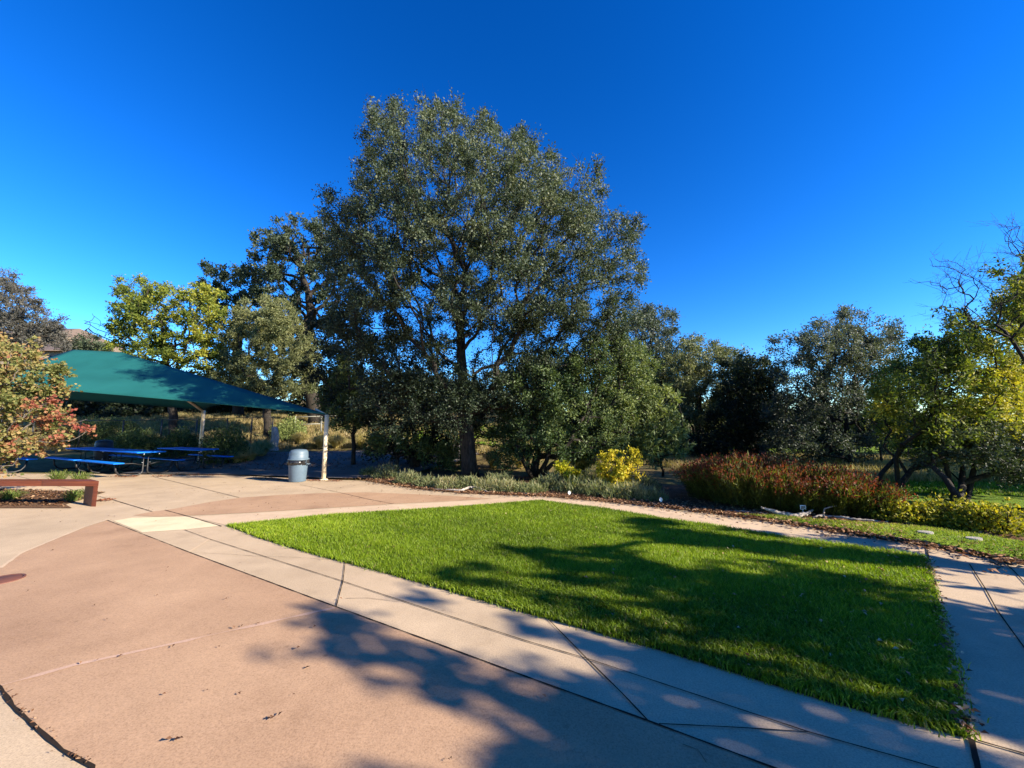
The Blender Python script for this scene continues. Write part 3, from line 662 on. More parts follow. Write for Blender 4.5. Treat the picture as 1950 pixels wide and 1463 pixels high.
shade_tree('leafy oak standing outside the view on the right', tg([(3.3, 3.5, .75), (2.3, 3.9, .6), (1.3, 4.2, .55), (.6, 4.75, .4), (2.6, 3.0, .6), (1.6, 3.1, .5), (.7, 3.4, .45), (3.0, 2.7, .5), (3.5, 3.1, .45), (2.7, 2.2, .22), (4.3, 3.2, .25), (4.6, 3.9, .2), (5.0, 3.2, .2), (3.9, 2.2, .18), (-.5, 4.35, .3), (2.9, 4.4, .4), (-1.0, 3.9, .2)]), (9.3, .2), 400, 12500, 60)
shade_tree('slender oak outside the view near the meadow', tg([(2.4, 5.7, .42), (1.2, 5.0, .3), (3.4, 5.2, .4), (4.3, 4.9, .3), (2.2, 6.6, .25), (3.6, 6.0, .25), (4.9, 5.5, .28), (.2, 5.05, .2)], 9.3), (9.8, 2.6), 260, 8500, 61)
shade_tree('young oak outside the view behind the viewer', tg([(.7, 2.25, .36), (1.6, 2.0, .3), (-.2, 2.55, .3), (-.9, 2.95, .22), (-1.5, 3.4, .2), (2.4, 1.75, .25), (3.2, 1.8, .2), (1.9, 2.35, .2), (-1.9, 3.0, .1), (.4, 1.7, .35), (-.45, 1.75, .2), (1.2, 2.6, .35)]), (9.1, -1.8), 300, 5600, 62)
shade_tree('broad oak outside the view beyond the meadow', [(4.6, 8.6, 3.2, 1.0), (3.4, 9.3, 4.2, 1.0)], (13.4, 6.0), 90, 8000, 63)

for i, (x_, y_, h_, lb) in enumerate([(24, 11, 8, 'tall garden tree outside the view beyond the meadow fence'), (21, 7.5, 6, 'smaller garden tree outside the view right of the meadow'), (29, 16, 9, 'tallest garden tree outside the view at the far right'), (-15, -5, 9, 'tall added tree outside the view, far left of the viewer'), (-9, -10, 10, 'tall added tree outside the view behind the red paving'), (-2, -11, 10, 'tall added tree outside the view straight behind the viewer'),
                                      (5, -12, 10, 'tall added tree outside the view behind and to the right'), (-19, 1, 8, 'broad added tree outside the view beyond the bench')]):  # unseen trees behind and left of the viewer, added to block low sky
    tree('garden_tree', lb, 'tree', (x_, y_), [(x_, y_, 1.5), (x_ + .1, y_, 3.)], [(x_, y_, h_ * .62, h_ * .30, .4), (x_ + 1.8, y_ + .5, h_ * .5, h_ * .24, .4), (x_ - 1.8, y_ - .4, h_ * .52, h_ * .24, .4), (x_, y_, h_ * .85, h_ * .17, .5)],
         0, nn=170, nl=9000, tr=.2, leaf=(.26, .15), P=OAK, world=True, seed=210 + i, tw=.7, att=.5, group='trees around the garden behind the viewer')
# ------------------------------------------------------------------ shrubs and bed plants
def dome(name, label, cat, c, rx, ry, h, n, leaf, pfun, up=1.2, mt=None, group=None, seed=0, hmin=0., shell=.6, kind=None, stems=14, flat=1.):
    global rng
    rng = np.random.default_rng(seed + 300)
    d = rdir(n); d[:, 2] = np.abs(d[:, 2]); r = rng.uniform(size=(n, 1)) ** (1 / 3 / (1 + shell)) if shell else rng.uniform(size=(n, 1)) ** (1 / 3)
    ang = np.arctan2(d[:, 1], d[:, 0]); lump = 1 + .12 * np.sin(ang * 5 + seed) + .1 * np.sin(ang * 3 + d[:, 2] * 7 + seed * 2)
    u = d * r * lump[:, None]; u[:, 2] = np.abs(u[:, 2]) ** flat * (1 + .16 * np.sin(u[:, 0] * 5 + seed) * np.cos(u[:, 1] * 4 + seed)); z0 = float(T(c[0], c[1]))
    P = np.stack([c[0] + u[:, 0] * rx, c[1] + u[:, 1] * ry, z0 + hmin + u[:, 2] * (h - hmin)], 1)
    D = rng.normal(0, .55, (n, 3)) + u * [.8, .8, .3] + [0, 0, up]; D /= np.linalg.norm(D, axis=1)[:, None]
    s = rng.uniform(.6, 1.3, n)
    m = MB(); leaves(m, P - D * leaf[0] * .4, D, leaf[0] * s, leaf[1] * s, pfun(u, n))
    if kind: return tag(m.build(name, mt or M_soft), label, cat, kind=kind)
    root = thing(name, (c[0], c[1], z0), label, cat, group)
    m.build('foliage', mt or M_soft, root)
    ms = MB()
    for q in range(stems):
        a = rng.uniform(0, 2 * PI); e = rng.uniform(.3, .8)
        ms.tube([(c[0] + math.cos(a) * .03, c[1] + math.sin(a) * .03, z0 - .02), (c[0] + math.cos(a) * rx * e * .5, c[1] + math.sin(a) * ry * e * .5, z0 + h * .4), (c[0] + math.cos(a) * rx * e, c[1] + math.sin(a) * ry * e, z0 + h * .8)], [.012, .009, .004], 4)
    ms.build('stems', M_bark, root)
    return root
def stem_shrub(label, c, rx, ry, h, nst, seed):
    """upright wiry stems, olive below and rust-red seed heads on top"""
    global rng
    rng = np.random.default_rng(seed + 900); per = 58
    a = rng.uniform(0, 2 * PI, nst); q = np.sqrt(rng.uniform(size=nst)); z0 = float(T(*c))
    bx_, by_ = c[0] + rx * q * np.cos(a), c[1] + ry * q * np.sin(a)
    H = h * (1 - .30 * q ** 3) * (1 + .10 * np.sin(bx_ * 3.3) * np.cos(by_ * 2.7 + bx_)) * rng.uniform(.72, 1.06, nst)
    L = np.stack([np.cos(a) * q, np.sin(a) * q, np.zeros(nst)], 1) * .32 + rng.normal(0, .10, (nst, 3)) * [1, 1, 0]
    k = np.repeat(np.arange(nst), per); t = rng.uniform(.08, 1, nst * per)
    P = np.stack([bx_[k], by_[k], np.full(len(k), z0)], 1) + L[k] * (t ** 1.6)[:, None]; P[:, 2] += H[k] * t
    red = t > rng.uniform(.80, 1.0, len(k)) - .10 * (rng.uniform(size=nst) < .3)[k]
    P += rng.normal(0, .028, P.shape) * np.where(red, 1.3, 1)[:, None]
    D = L[k] * .8 + [0, 0, 1.] + rng.normal(0, .5, P.shape); D /= np.linalg.norm(D, axis=1)[:, None]
    g = pal([(.035, .045, .009), (.09, .105, .014), (.19, .20, .03)], np.clip(rng.normal(.5, .25, len(k)), 0, 1) * (.5 + .5 * t)); r_ = pal([(.06, .012, .007), (.15, .026, .012), (.24, .07, .035)], rng.uniform(size=len(k)))
    s_ = rng.uniform(.6, 1.3, len(k)); m = MB()
    leaves(m, P, D, np.where(red, .045, .10) * s_, np.where(red, .022, .013) * s_, np.where(red[:, None], r_, g))
    root = thing('buckwheat_shrub', (c[0], c[1], z0), label, 'shrub', 'red-topped shrubs along the path')
    m.build('foliage', M_soft, root); ms = MB()
    for i in range(0, nst, 6): ms.tube([(bx_[i], by_[i], z0 - .02), (bx_[i] + L[i, 0] * .3, by_[i] + L[i, 1] * .3, z0 + H[i] * .5), (bx_[i] + L[i, 0], by_[i] + L[i, 1], z0 + H[i])], [.006, .005, .003], 3, cap=False)
    ms.build('stems', M_bark, root)
RB = [('red-topped shrub nearest the yellow bush, left end of the hedge row', 1390, 966, .66, .75, 1.05, 41), ('tallest red-topped shrub, second from the left in the row', 1448, 980, .75, .7, 1.15, 42),
      ('red-topped shrub behind the small white sign', 1520, 986, .72, .65, 1.05, 43), ('lower red-topped shrub behind the twisted driftwood', 1588, 992, .66, .6, .92, 44), ('greenest red-topped shrub at the right end of the row', 1648, 997, .55, .5, .72, 45)]
for lb, px, py, rx, ry, h, sd in RB:
    x, y = G(px, py); stem_shrub(lb, (x * 1.06, y + .75), rx * .9, ry * .9, h * .88, 520, sd)
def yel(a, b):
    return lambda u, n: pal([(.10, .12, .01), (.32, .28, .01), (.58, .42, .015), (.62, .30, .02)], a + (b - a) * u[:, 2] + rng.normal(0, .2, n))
x, y = at(1175, 925, 9.6)[:2]
tree('spicebush', 'golden yellow bush glowing in front of the round green tree', 'shrub', (x, 9.6), [(1178, 905)],
     [(1190, 872, 34, 14, .8), (1160, 892, 22, 20, .75), (1195, 900, 26, 22, .85), (1180, 925, 32, 18, .9), (1155, 870, 16, 9, .75), (1205, 935, 26, 12, .7), (1170, 905, 30, 30, .7)],
     9.6, nn=130, nl=6500, tr=.03, leaf=(.06, .035), P=[(.09, .12, .015), (.24, .25, .02), (.42, .38, .03), (.55, .42, .03)], depth=.5, seed=51, tw=.16, mt=M_soft)
x, y = at(1085, 925, 10.2)[:2]
tree('redbud_sapling', 'drooping yellow-green sapling between round tree stems and yellow bush', 'shrub', (x, 10.2), [(1078, 900)],
     [(1070, 888, 12, 8, .6), (1085, 900, 18, 14, .65), (1092, 915, 14, 12, .7)], 10.2, nn=40, nl=900, tr=.02, leaf=(.09, .045), P=[(.10, .16, .01), (.26, .30, .01), (.45, .42, .02), (.5, .42, .03)], depth=.3, seed=52, tw=.16, mt=M_soft)
SAGE = [(.08, .11, .04), (.14, .17, .075), (.22, .24, .12), (.34, .30, .16)]
# low bed plants as single clumps
bed = [(735, 912, .45, .5), (775, 922, .4, .42), (700, 906, .3, .3), (815, 928, .4, .32), (850, 932, .4, .36), (890, 932, .4, .38), (930, 936, .4, .34), (970, 938, .42, .36), (1010, 940, .4, .3),
       (1050, 934, .45, .5), (1100, 940, .5, .45), (1140, 945, .45, .42), (1180, 950, .45, .4), (1215, 952, .45, .42), (1245, 955, .35, .3), (1080, 925, .6, .6), (1130, 925, .5, .55), (950, 925, .5, .4), (1225, 935, .5, .45)]
BL = ['tall wispy sage clump at the bed corner nearest the cream post', 'feathery green sage second along the bed edge', 'small weed clump at the very tip of the bed', 'low grey-green clump before the pale root', 'pink-tinged clump at the start of the pale root',
      'green clump in front of the big oak trunk', 'dry-tipped clump just right of the oak trunk', 'thin straw-coloured clump between oak and round tree', 'low clump in front of the round tree stems', 'bushy clump left of the white round marker',
      'bushy clump right of the white round marker', 'grey clump below the golden bush, left side', 'grey clump below the middle of the golden bush', 'yellowish clump at the right foot of the golden bush', 'last small clump by the second white marker',
      'dark green clump under the drooping sapling', 'dark green clump left of the golden bush', 'shaded clump between oak trunk and round tree', 'olive clump just behind the golden bush foot']
for i, (px, py, r, h) in enumerate(bed):
    x, y = G(px, py); dry = .25 if i in (4, 6, 7, 13) else 0
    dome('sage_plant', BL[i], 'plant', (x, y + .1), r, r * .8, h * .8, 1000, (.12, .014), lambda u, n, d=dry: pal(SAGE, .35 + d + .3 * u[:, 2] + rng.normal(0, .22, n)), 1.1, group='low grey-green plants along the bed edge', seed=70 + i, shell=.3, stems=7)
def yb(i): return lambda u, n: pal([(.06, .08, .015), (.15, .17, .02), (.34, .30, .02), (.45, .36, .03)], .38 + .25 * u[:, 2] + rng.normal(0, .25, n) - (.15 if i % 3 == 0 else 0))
YL = ['yellow low shrub beside the right end of the red-topped row', 'yellow low shrub in front of the bright grass', 'yellow-brown shrub left of the three stems', 'brightest yellow shrub below the three stems', 'olive-yellow shrub right of the three stems', 'dull yellow shrub at the right edge of the view']
for i, (px, py, r, h) in enumerate([(1715, 995, .42, .35), (1760, 1002, .45, .38), (1805, 1003, .42, .4), (1850, 1008, .5, .48), (1900, 1016, .45, .45), (1950, 1024, .5, .5)]):
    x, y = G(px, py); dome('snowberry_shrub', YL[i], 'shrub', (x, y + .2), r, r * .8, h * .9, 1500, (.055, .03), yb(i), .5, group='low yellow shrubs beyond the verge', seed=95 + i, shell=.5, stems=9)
# ornamental grasses
def tuft(label, x, y, h, r, n, P, sd, wd=.012, group='fountain grasses behind the asphalt path'):
    global rng
    rng = np.random.default_rng(500 + sd); z = float(T(x, y))
    a = rng.uniform(0, 2 * PI, n); e = rng.uniform(0.05, 1, n) ** .7; H = h * rng.uniform(.6, 1, n) * (1 - .35 * e)
    D = np.stack([np.cos(a), np.sin(a), np.zeros(n)], 1); W = np.stack([-np.sin(a), np.cos(a), np.zeros(n)], 1) * wd / 2
    B = np.array([x, y, z - .01]) + D * (rng.uniform(0, .12, n))[:, None]; Z = np.array([0, 0, 1.])
    q1 = B + D * (r * e * .35)[:, None] + Z * (H * .65)[:, None]; q2 = B + D * (r * e * .75)[:, None] + Z * H[:, None]; q3 = B + D * (r * e * 1.1)[:, None] + Z * (H * .8)[:, None]
    col = pal(P, rng.uniform(size=n)); V = np.stack([B - W, B + W, q1 + W, q1 - W, q2 + W * .8, q2 - W * .8, q3 + W * .3, q3 - W * .3], 1)
    i = np.arange(n)[:, None] * 8; m = MB(); c = np.repeat(col, 8, 0)
    m.add(V, np.concatenate([i + [0, 1, 2, 3], i + [3, 2, 4, 5], i + [5, 4, 6, 7]]), c)
    return tag(m.build('fountain_grass', M_soft), label, 'grass clump', group)
STR = [(.30, .24, .08), (.45, .36, .14), (.55, .45, .2), (.25, .24, .07)]
TU = [('golden grass tussock beside the shrub under the canopy end', 478, 846, 16.5, .75), ('taller golden grass tussock right of it, near the white stump', 500, 838, 17.5, .9), ('straw tussock on the bank right of the white stump', 572, 828, 20.5, .7),
      ('straw tussock just left of the cream post', 612, 836, 19.5, .8), ('straw tussock directly right of the cream post', 640, 838, 19.5, .8), ('straw tussock behind the forked small tree', 692, 838, 19.5, .8), ('rightmost straw tussock on the bank before the dark shade', 716, 842, 19, .7),
      ('pale feathery grass between big oak and round tree', 940, 885, 15, .8), ('pale feathery grass showing through the round tree stems', 990, 880, 15, .75), ('upright green-gold grass left of the golden bush', 1108, 895, 12.5, .95), ('shaded tussock between the tables and bank', 455, 852, 16, .6)]
for i, (lb, px, py, Y, h) in enumerate(TU):
    p = at(px, py, Y); tuft(lb, p[0], p[1], h, h * .75, 900, STR if i < 9 or i == 10 else [(.18, .2, .04), (.3, .32, .07), (.36, .36, .12)], i)
for i, (lb, px, py, h) in enumerate([('wispy green plant rising behind the bench, left', 110, 918, .42), ('wispy green plant rising behind the bench end', 150, 922, .42), ('grassy green tuft seen under the bench at left', 20, 952, .28), ('grassy green tuft seen under the bench near its leg', 140, 954, .3)]):
    x, y = G(px, py); tuft(lb, x, y, h, h * .9, 160, [(.08, .14, .03), (.16, .22, .05), (.3, .3, .1)], 30 + i, .012, 'small grassy plants around the bench')
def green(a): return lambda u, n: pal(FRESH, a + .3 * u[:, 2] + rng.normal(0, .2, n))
for i, (lb, px, py, Y, r, h, a) in enumerate([('dark shrub behind the far blue bin, first of the slope shrubs', 165, 838, 20.5, 1.0, 1.3, .15), ('dark shrub on the slope between bin and first dark trunk', 225, 838, 21, 1.1, 1.2, .25),
    ('rounded dark green shrub at the canopy end behind the second table', 432, 850, 16.2, .9, 1.5, .35), ('pale green shrub on the bank behind the canopy end', 552, 818, 21.5, .9, 1.1, .75),
                                            ('dark shrub left of the canopy back post', 345, 852, 17.5, .9, 1.2, .2), ('low green shrub beneath the yellow-leaved tree', 260, 840, 19, 1.1, .9, .4)]):
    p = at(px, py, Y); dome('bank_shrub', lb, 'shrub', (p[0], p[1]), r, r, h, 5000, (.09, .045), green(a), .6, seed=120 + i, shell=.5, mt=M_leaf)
# foreground redbud at left behind the bench
RBUD = [(.08, .10, .03), (.17, .18, .055), (.30, .23, .09), (.30, .12, .07), (.24, .06, .045)]
tree('redbud_shrub', 'large yellow, green and red leaved shrub behind the bench', 'shrub', (-12.6, 8.9),
     [(-12.5, 8.9, .7), (-12.4, 8.9, 1.3)],
     [tuple(at(px, py, Y)) + (r, b) for px, py, Y, r, b in [(10, 670, 9.2, .55, .42), (50, 700, 9.0, .5, .35), (15, 740, 8.8, .7, .28), (80, 745, 9.0, .45, .3), (112, 722, 9.1, .28, .35), (45, 790, 8.8, .65, .3), (95, 790, 8.8, .45, .8),
      (130, 808, 9.0, .38, .78), (60, 835, 8.8, .5, .6), (15, 850, 8.6, .45, .45), (105, 838, 8.9, .33, .6), (145, 835, 9.1, .22, .7), (-60, 760, 9, 1., .4), (-50, 850, 8.8, .7, .4), (5, 885, 8.6, .25, .45), (15, 905, 8.5, .16, .4), (-50, 680, 9.3, .7, .4)]],
     9, nn=480, nl=20000, tr=.06, leaf=(.07, .058), P=RBUD, world=True, seed=31, tw=.26, mt=M_soft, att=.1, spread=.03, bk=M_barkg)

# ------------------------------------------------------------------ litter
rng = np.random.default_rng(99)
LIT = [(.07, .03, .015), (.16, .075, .035), (.28, .15, .08), (.42, .28, .16)]
def litter(name, P2, sz, label, z=.014, P=LIT, cat='leaves'):
    n = len(P2); m = MB(); a = rng.uniform(0, 2 * PI, n)
    D = np.stack([np.cos(a), np.sin(a), rng.uniform(-.15, .5, n)], 1); D /= np.linalg.norm(D, axis=1)[:, None]
    s = np.stack([-np.sin(a), np.cos(a), rng.uniform(-.5, .5, n)], 1); s /= np.linalg.norm(s, axis=1)[:, None]
    ln = (sz * rng.uniform(.5, 1.3, n))[:, None]; P3 = np.c_[P2, z + T(P2[:, 0], P2[:, 1]) + rng.uniform(0, .006, n)]
    mid = P3 + D * ln * .45; up = np.array([0, 0, 1.]) * ln * .22
    V = np.stack([P3, mid + s * ln * .28 + up, P3 + D * ln, mid - s * ln * .28 + up], 1)
    m.add(V, np.arange(n)[:, None] * 4 + np.arange(4)[None], np.repeat(pal(P, rng.uniform(size=n)), 4, 0))
    return tag(m.build(name, M_litter), label, cat, kind='stuff')
def curvepts(px, n, w, skew=1):
    P = np.array([G(*p) for p in px]); s = rng.uniform(0, len(P) - 1, n); i = np.minimum(s.astype(int), len(P) - 2); fr = (s - i)[:, None]
    q = P[i] * (1 - fr) + P[i + 1] * fr; t = P[i + 1] - P[i]; t /= np.linalg.norm(t, axis=1)[:, None]
    return q + np.stack([-t[:, 1], t[:, 0]], 1) * (rng.normal(0, 1, (n, 1)) * w)
pl = np.array([G(p[0], p[1]) for p in [(279, 1040), (467, 1089), (97, 1051), (54, 1127), (65, 1112), (147, 1132), (178, 1155), (315, 1090), (318, 1084), (298, 1138), (440, 1140), (432, 1143), (204, 1182), (418, 1237), (571, 1237), (447, 1200),
                                       (459, 1197), (398, 1212), (489, 1191), (602, 1197), (153, 1269), (182, 1263), (234, 1251), (327, 1238), (590, 1273), (316, 1327), (392, 1319), (454, 1324), (556, 1329), (519, 1370), (524, 1370), (528, 1369), (516, 1371), (334, 1413), (340, 1412), (345, 1410), (329, 1414), (856, 1450), (853, 1452), (652, 1145), (1040, 1335)]])
pl2 = np.stack([rng.uniform(-9, -1, 260), rng.uniform(6.6, 11.2, 260)], 1); pl2 = pl2[~inside(pl2, lawn)]
litter('fallen_leaves', np.concatenate([pl, pl2[:200], rng.uniform((-5, 2), (0, 7), (14, 2))]), .028, 'scattered dry brown leaves lying on the paving', P=[(.05, .02, .012), (.13, .06, .03), (.24, .13, .07)])
le = curvepts([(1767, 1068), (1779, 1109), (1797, 1192), (1814, 1244), (1838, 1360), (1850, 1409)], 260, .03)
li_ = rng.uniform(lawn.min(0), lawn.max(0), (9000, 2)); li_ = li_[inside(li_, lawn)]; wgt = np.exp(-((4.2 - li_[:, 0] * .8) ** 2) / 6); li_ = li_[rng.uniform(size=len(li_)) < wgt * .33]
litter('lawn_litter', np.concatenate([le, li_]), .036, 'brown leaves caught in the right side of the lawn', z=.03, P=LIT + [(.6, .45, .28)])
eb = curvepts(bed_edge, 2600, .07); eb2 = curvepts([(p[0], p[1] - 7) for p in bed_edge], 5000, .35)
litter('bed_litter', np.concatenate([eb, eb2]), .06, 'brown leaf litter and bark chips along the bed edge', z=.03)
cl_ = np.concatenate([curvepts([(479, 911), (549, 916)], 260, .05), curvepts([(585, 916), (650, 917)], 160, .08), curvepts([(330, 903), (420, 906)], 140, .12), curvepts([(215, 908), (260, 909)], 90, .07), curvepts([(290, 908), (325, 908)], 80, .07),
                      curvepts([(182, 955), (215, 953)], 90, .07), curvepts([(620, 867), (660, 873)], 160, .2), curvepts([(505, 850), (580, 852)], 300, .4)])
litter('leaf_drift', cl_, .05, 'reddish brown leaf drifts by the bin, the cream post and table feet', P=[(.12, .03, .015), (.26, .09, .04), (.36, .16, .08)])
gap = curvepts([(0, 1311), (25, 1348), (72, 1391), (118, 1431), (176, 1463)], 60, .012)
litter('joint_debris', gap, .016, 'bits of dry debris caught in the curved paving gap', P=LIT)
# planter under the bench
bp_ = [(-16, 7.75), (-8.62, 7.75), (-9.15, 8.1), (-9.9, 9.6), (-16, 10.4)]
sheet('bench_bed', bp_, .012, M_mulch)
q = rng.uniform((-16, 7.9), (-8.8, 10.2), (3800, 2)); q = q[inside(q, np.array(bp_))]
litter('bench_litter', q, .06, 'brown and tan leaf litter in the bed under the bench', z=.02)
e = curvepts([(1300, 930), (1500, 940), (1700, 955)], 2500, 1.2); litter('shrub_litter', e, .07, 'dry leaf litter beneath the red-topped shrubs', z=.03)
q = rng.uniform((-16, 14), (-1, 19), (3500, 2)); litter('path_litter', q, .07, 'fallen leaves over the asphalt path and bank under the trees', z=.05)

# ------------------------------------------------------------------ bench
bx, by = G(183, 965)
t = thing('bench', (bx - 1.0, by + .15, 0), 'low red-brown slab bench with panel leg', 'bench')
s0 = np.array([bx, by]); sk = np.array([-.50, .30])
def pp(a, b, z0, z1, inset=0): return MB().prism([a, b, b + sk, a + sk], z0, z1)
pp(s0 + [-1.145, 0], s0, .40, .50).build('seat', M_bench, t, bevel=.006)
pp(s0 + [-2.9, 0], s0 + [-1.153, 0], .40, .50).build('seat', M_bench, t, bevel=.006)
lg = MB().prism([s0 + [-.10, .0], s0 + [-.004, .0], s0 + [-.004, .0] + sk * .97, s0 + [-.10, .0] + sk * .97], 0, .398); lg.build('leg', M_bench, t, bevel=.004)
MB().prism([s0 + [-2.85, .0], s0 + [-2.75, .0], s0 + [-2.75, .0] + sk, s0 + [-2.85, .0] + sk], 0, .398).build('leg', M_bench, t, bevel=.004)

# ------------------------------------------------------------------ picnic tables
def xf(o, a):
    ca, sa = math.cos(a), math.sin(a)
    return lambda v: np.stack([o[0] + v[:, 0] * ca - v[:, 1] * sa, o[1] + v[:, 0] * sa + v[:, 1] * ca, v[:, 2]], 1)
def picnic(o, a, L, label):
    """near end centre at o, long axis along angle a"""
    M = xf(o, a); t = thing('picnic_table', (*M(np.array([[L / 2, 0, 0.]]))[0][:2], 0), label, 'picnic table', 'blue picnic tables under the canopy')
    MB().box(0, L, -.38, .38, .735, .775, M).build('tabletop', M_blue, t, bevel=.012)
    for s in (-1, 1):
        MB().box(0, L, s * .78 - .13, s * .78 + .13, .43, .465, M).build('seat', M_blue, t, bevel=.01)
    for x in (.38, L - .38):
        m = MB()
        for s in (-1, 1):
            path = [(0, .06, .73), (0, .06, .15), (0, .09, .07), (0, .18, .03), (0, .50, .03), (0, .64, .08), (0, .72, .20), (0, .75, .43)]
            for dx in (-.03,):
                m.tube(M(np.array([(x + dx, s * p[1], p[2]) for p in path])), .028, 8)
            m.tube(M(np.array([(x, s * .06, .33), (x, s * .3, .40), (x, s * .66, .41), (x, s * .90, .42)])), .018, 6)
            m.tube(M(np.array([(x, s * .06, .6), (x, s * .28, .72)])), .016, 6)
        m.tube(M(np.array([(x - .03, -.06, .30), (x - .03, .06, .30)])), .016, 6)
        m.tube(M(np.array([(x, -.34, .725), (x, .34, .725)])), .02, 6)
        m.build('leg_frame', M_black, t, smooth=True)
    for s in (-1, 1):
        for q_, r_ in (((.008, s * .2, .70), .025), ((.33, s * .10, .42), .016)):
            MB().tube(M(np.array([q_, (q_[0] - .025, q_[1], q_[2])])), r_, 8).build('bolt', M_steel, t)
an = math.atan2(.43, -.9)
picnic(G(285, 906), an, 2.7, 'blue picnic table nearest the bench, its end in the sun')
o2 = np.array(G(285, 906)) + np.array([math.cos(an), math.sin(an)]) * 2.95
picnic(o2, an, 2.7, 'blue picnic table behind the red and yellow shrub, in line with the sunlit one')
picnic(G(392, 897), an, 2.7, 'shaded blue picnic table beside the asphalt path')
picnic(G(-12, 905), an, 2.7, 'blue picnic table at the left edge with only a seat end showing')

# ------------------------------------------------------------------ shade canopy
t = thing('shade_canopy', (-12.5, 14, 0), 'large green fabric shade canopy on cream posts', 'canopy')
A = at(624, 789, 11.75); D_ = at(-60, 729, 11.7); B_ = at(388, 781, 16.0); C_ = at(10, 757, 16.2)
R1 = at(232, 671, 14.2); R2 = at(138, 666, 14.2)
def patchq(m, p00, p10, p11, p01, n=14, sag=.0, sag_e=.22):
    u = np.linspace(0, 1, n); Uu, Vv = np.meshgrid(u, u)
    P = ((1 - Uu) * (1 - Vv))[..., None] * p00 + (Uu * (1 - Vv))[..., None] * p10 + (Uu * Vv)[..., None] * p11 + ((1 - Uu) * Vv)[..., None] * p01
    inw = (p11 + p01 - p00 - p10) / 2; inw = inw / np.linalg.norm(inw)
    e = (4 * Uu * (1 - Uu)) * (1 - Vv) ** 2
    P = P + e[..., None] * inw * sag_e - np.array([0, 0, 1.]) * (4 * Uu * (1 - Uu) * 4 * Vv * (1 - Vv) * sag)[..., None]
    i = (np.arange(n - 1)[:, None] * n + np.arange(n - 1)[None]).ravel(); m.add(P, np.stack([i, i + 1, i + n + 1, i + n], -1))
m = MB()
patchq(m, D_, A, R1, R2, sag=.05, sag_e=.1); patchq(m, A, B_, R1, R1, sag=.12, sag_e=.75); patchq(m, B_, C_, R2, R1, sag=.05, sag_e=.1); patchq(m, C_, D_, R2, R2, sag=.12, sag_e=.6)
o = m.build('fabric', M_sail, t, smooth=True)
sd = o.modifiers.new('solid', 'SOLIDIFY'); sd.thickness = .008
m = MB()
for a_, b_ in ((D_, A),):
    k = np.linspace(0, 1, 14)[:, None]; P = a_ + (b_ - a_) * k
    inw = (R1 + R2 - A - D_) / 2; inw /= np.linalg.norm(inw); P = P + (4 * k * (1 - k)) * inw * .1
    m.tube(P + [0, -.006, 0], .016, 6)
m.build('hem', M_sail, t)
def post(tx, bz=None, r=.062):
    x, y, z = tx; b = float(T(x, y)) - .05
    m = MB(); m.tube([(x, y, b), (x, y, z - .02)], r, 14); m.build('post', M_post, t, smooth=True)
    MB().lathe((x, y, b + .05), [(.0, .03), (.11, .03), (.12, .0)], 16).build('base_plate', M_post, t)
post(A + [-.03, .02, 0]); post(B_); post(D_); post(C_)
for a_, b_ in ((A, R1), (B_, R1), (D_, R2), (C_, R2), (R1, R2)):
    k = np.linspace(0, 1, 6)[:, None]; MB().tube(a_ + (b_ - a_) * k - [0, 0, .07], .045, 8).build('rafter', M_post if a_ is B_ else M_black, t, smooth=True)
MB().tube([A + [0, 0, -.04], A + [-.5, .25, .16]], .03, 6).build('corner_bracket', M_post, t)

# ------------------------------------------------------------------ bins
def trash(px, py, Y, label, body, s=1.0, bag=True):
    p = G(px, py) if Y is None else at(px, py, Y)[:2]; z = float(T(p[0], p[1])); c = (p[0], p[1], z)
    t = thing('trash_can', c, label, 'trash can')
    def pr(l): return [(r * s, h * s) for r, h in l]
    m = MB(); m.lathe(c, pr([(0, .0), (.215, .0), (.225, .02), (.262, .60), (.262, .62)]), 28)
    m.build('barrel', body, t, smooth=True)
    m = MB(); m.lathe(c, pr([(.255, .615), (.285, .62), (.288, .655), (.262, .665), (.255, .67), (.252, .80), (.24, .87), (.20, .91), (.10, .93), (0, .935)]), 28)
    m.build('dome_lid', body, t, smooth=True)
    if bag:
        rr = np.random.default_rng(5); sd_ = 48; a = np.arange(sd_) * 2 * PI / sd_; V = []
        for r, h, j in ((.262, .615, .004), (.285, .60, .02), (.29, .55, .03), (.272, .49, .02)):
            V += [(c[0] + (r + rr.normal(0, j)) * s * math.cos(q_), c[1] + (r + rr.normal(0, j)) * s * math.sin(q_), z + (h + rr.normal(0, j)) * s) for q_ in a]
        f = [[k * sd_ + j, k * sd_ + (j + 1) % sd_, (k + 1) * sd_ + (j + 1) % sd_, (k + 1) * sd_ + j] for k in range(3) for j in range(sd_)]
        MB().add(V, f).build('bag_rim', M_bag, t)
    for sg in (-1, 1):
        MB().tube([(c[0] + sg * .25 * s, c[1] - .06, z + .54 * s), (c[0] + sg * .32 * s, c[1] - .05, z + .50 * s), (c[0] + sg * .32 * s, c[1] + .05, z + .50 * s), (c[0] + sg * .25 * s, c[1] + .06, z + .54 * s)], .014, 6).build('handle', body, t, smooth=True)
trash(566, 917, None, 'blue-grey plastic trash can with domed lid and black bag', M_bin)
trash(197, 858, 15.6, 'dark blue trash can in shade behind the picnic tables', M_binb, 1.05, False)

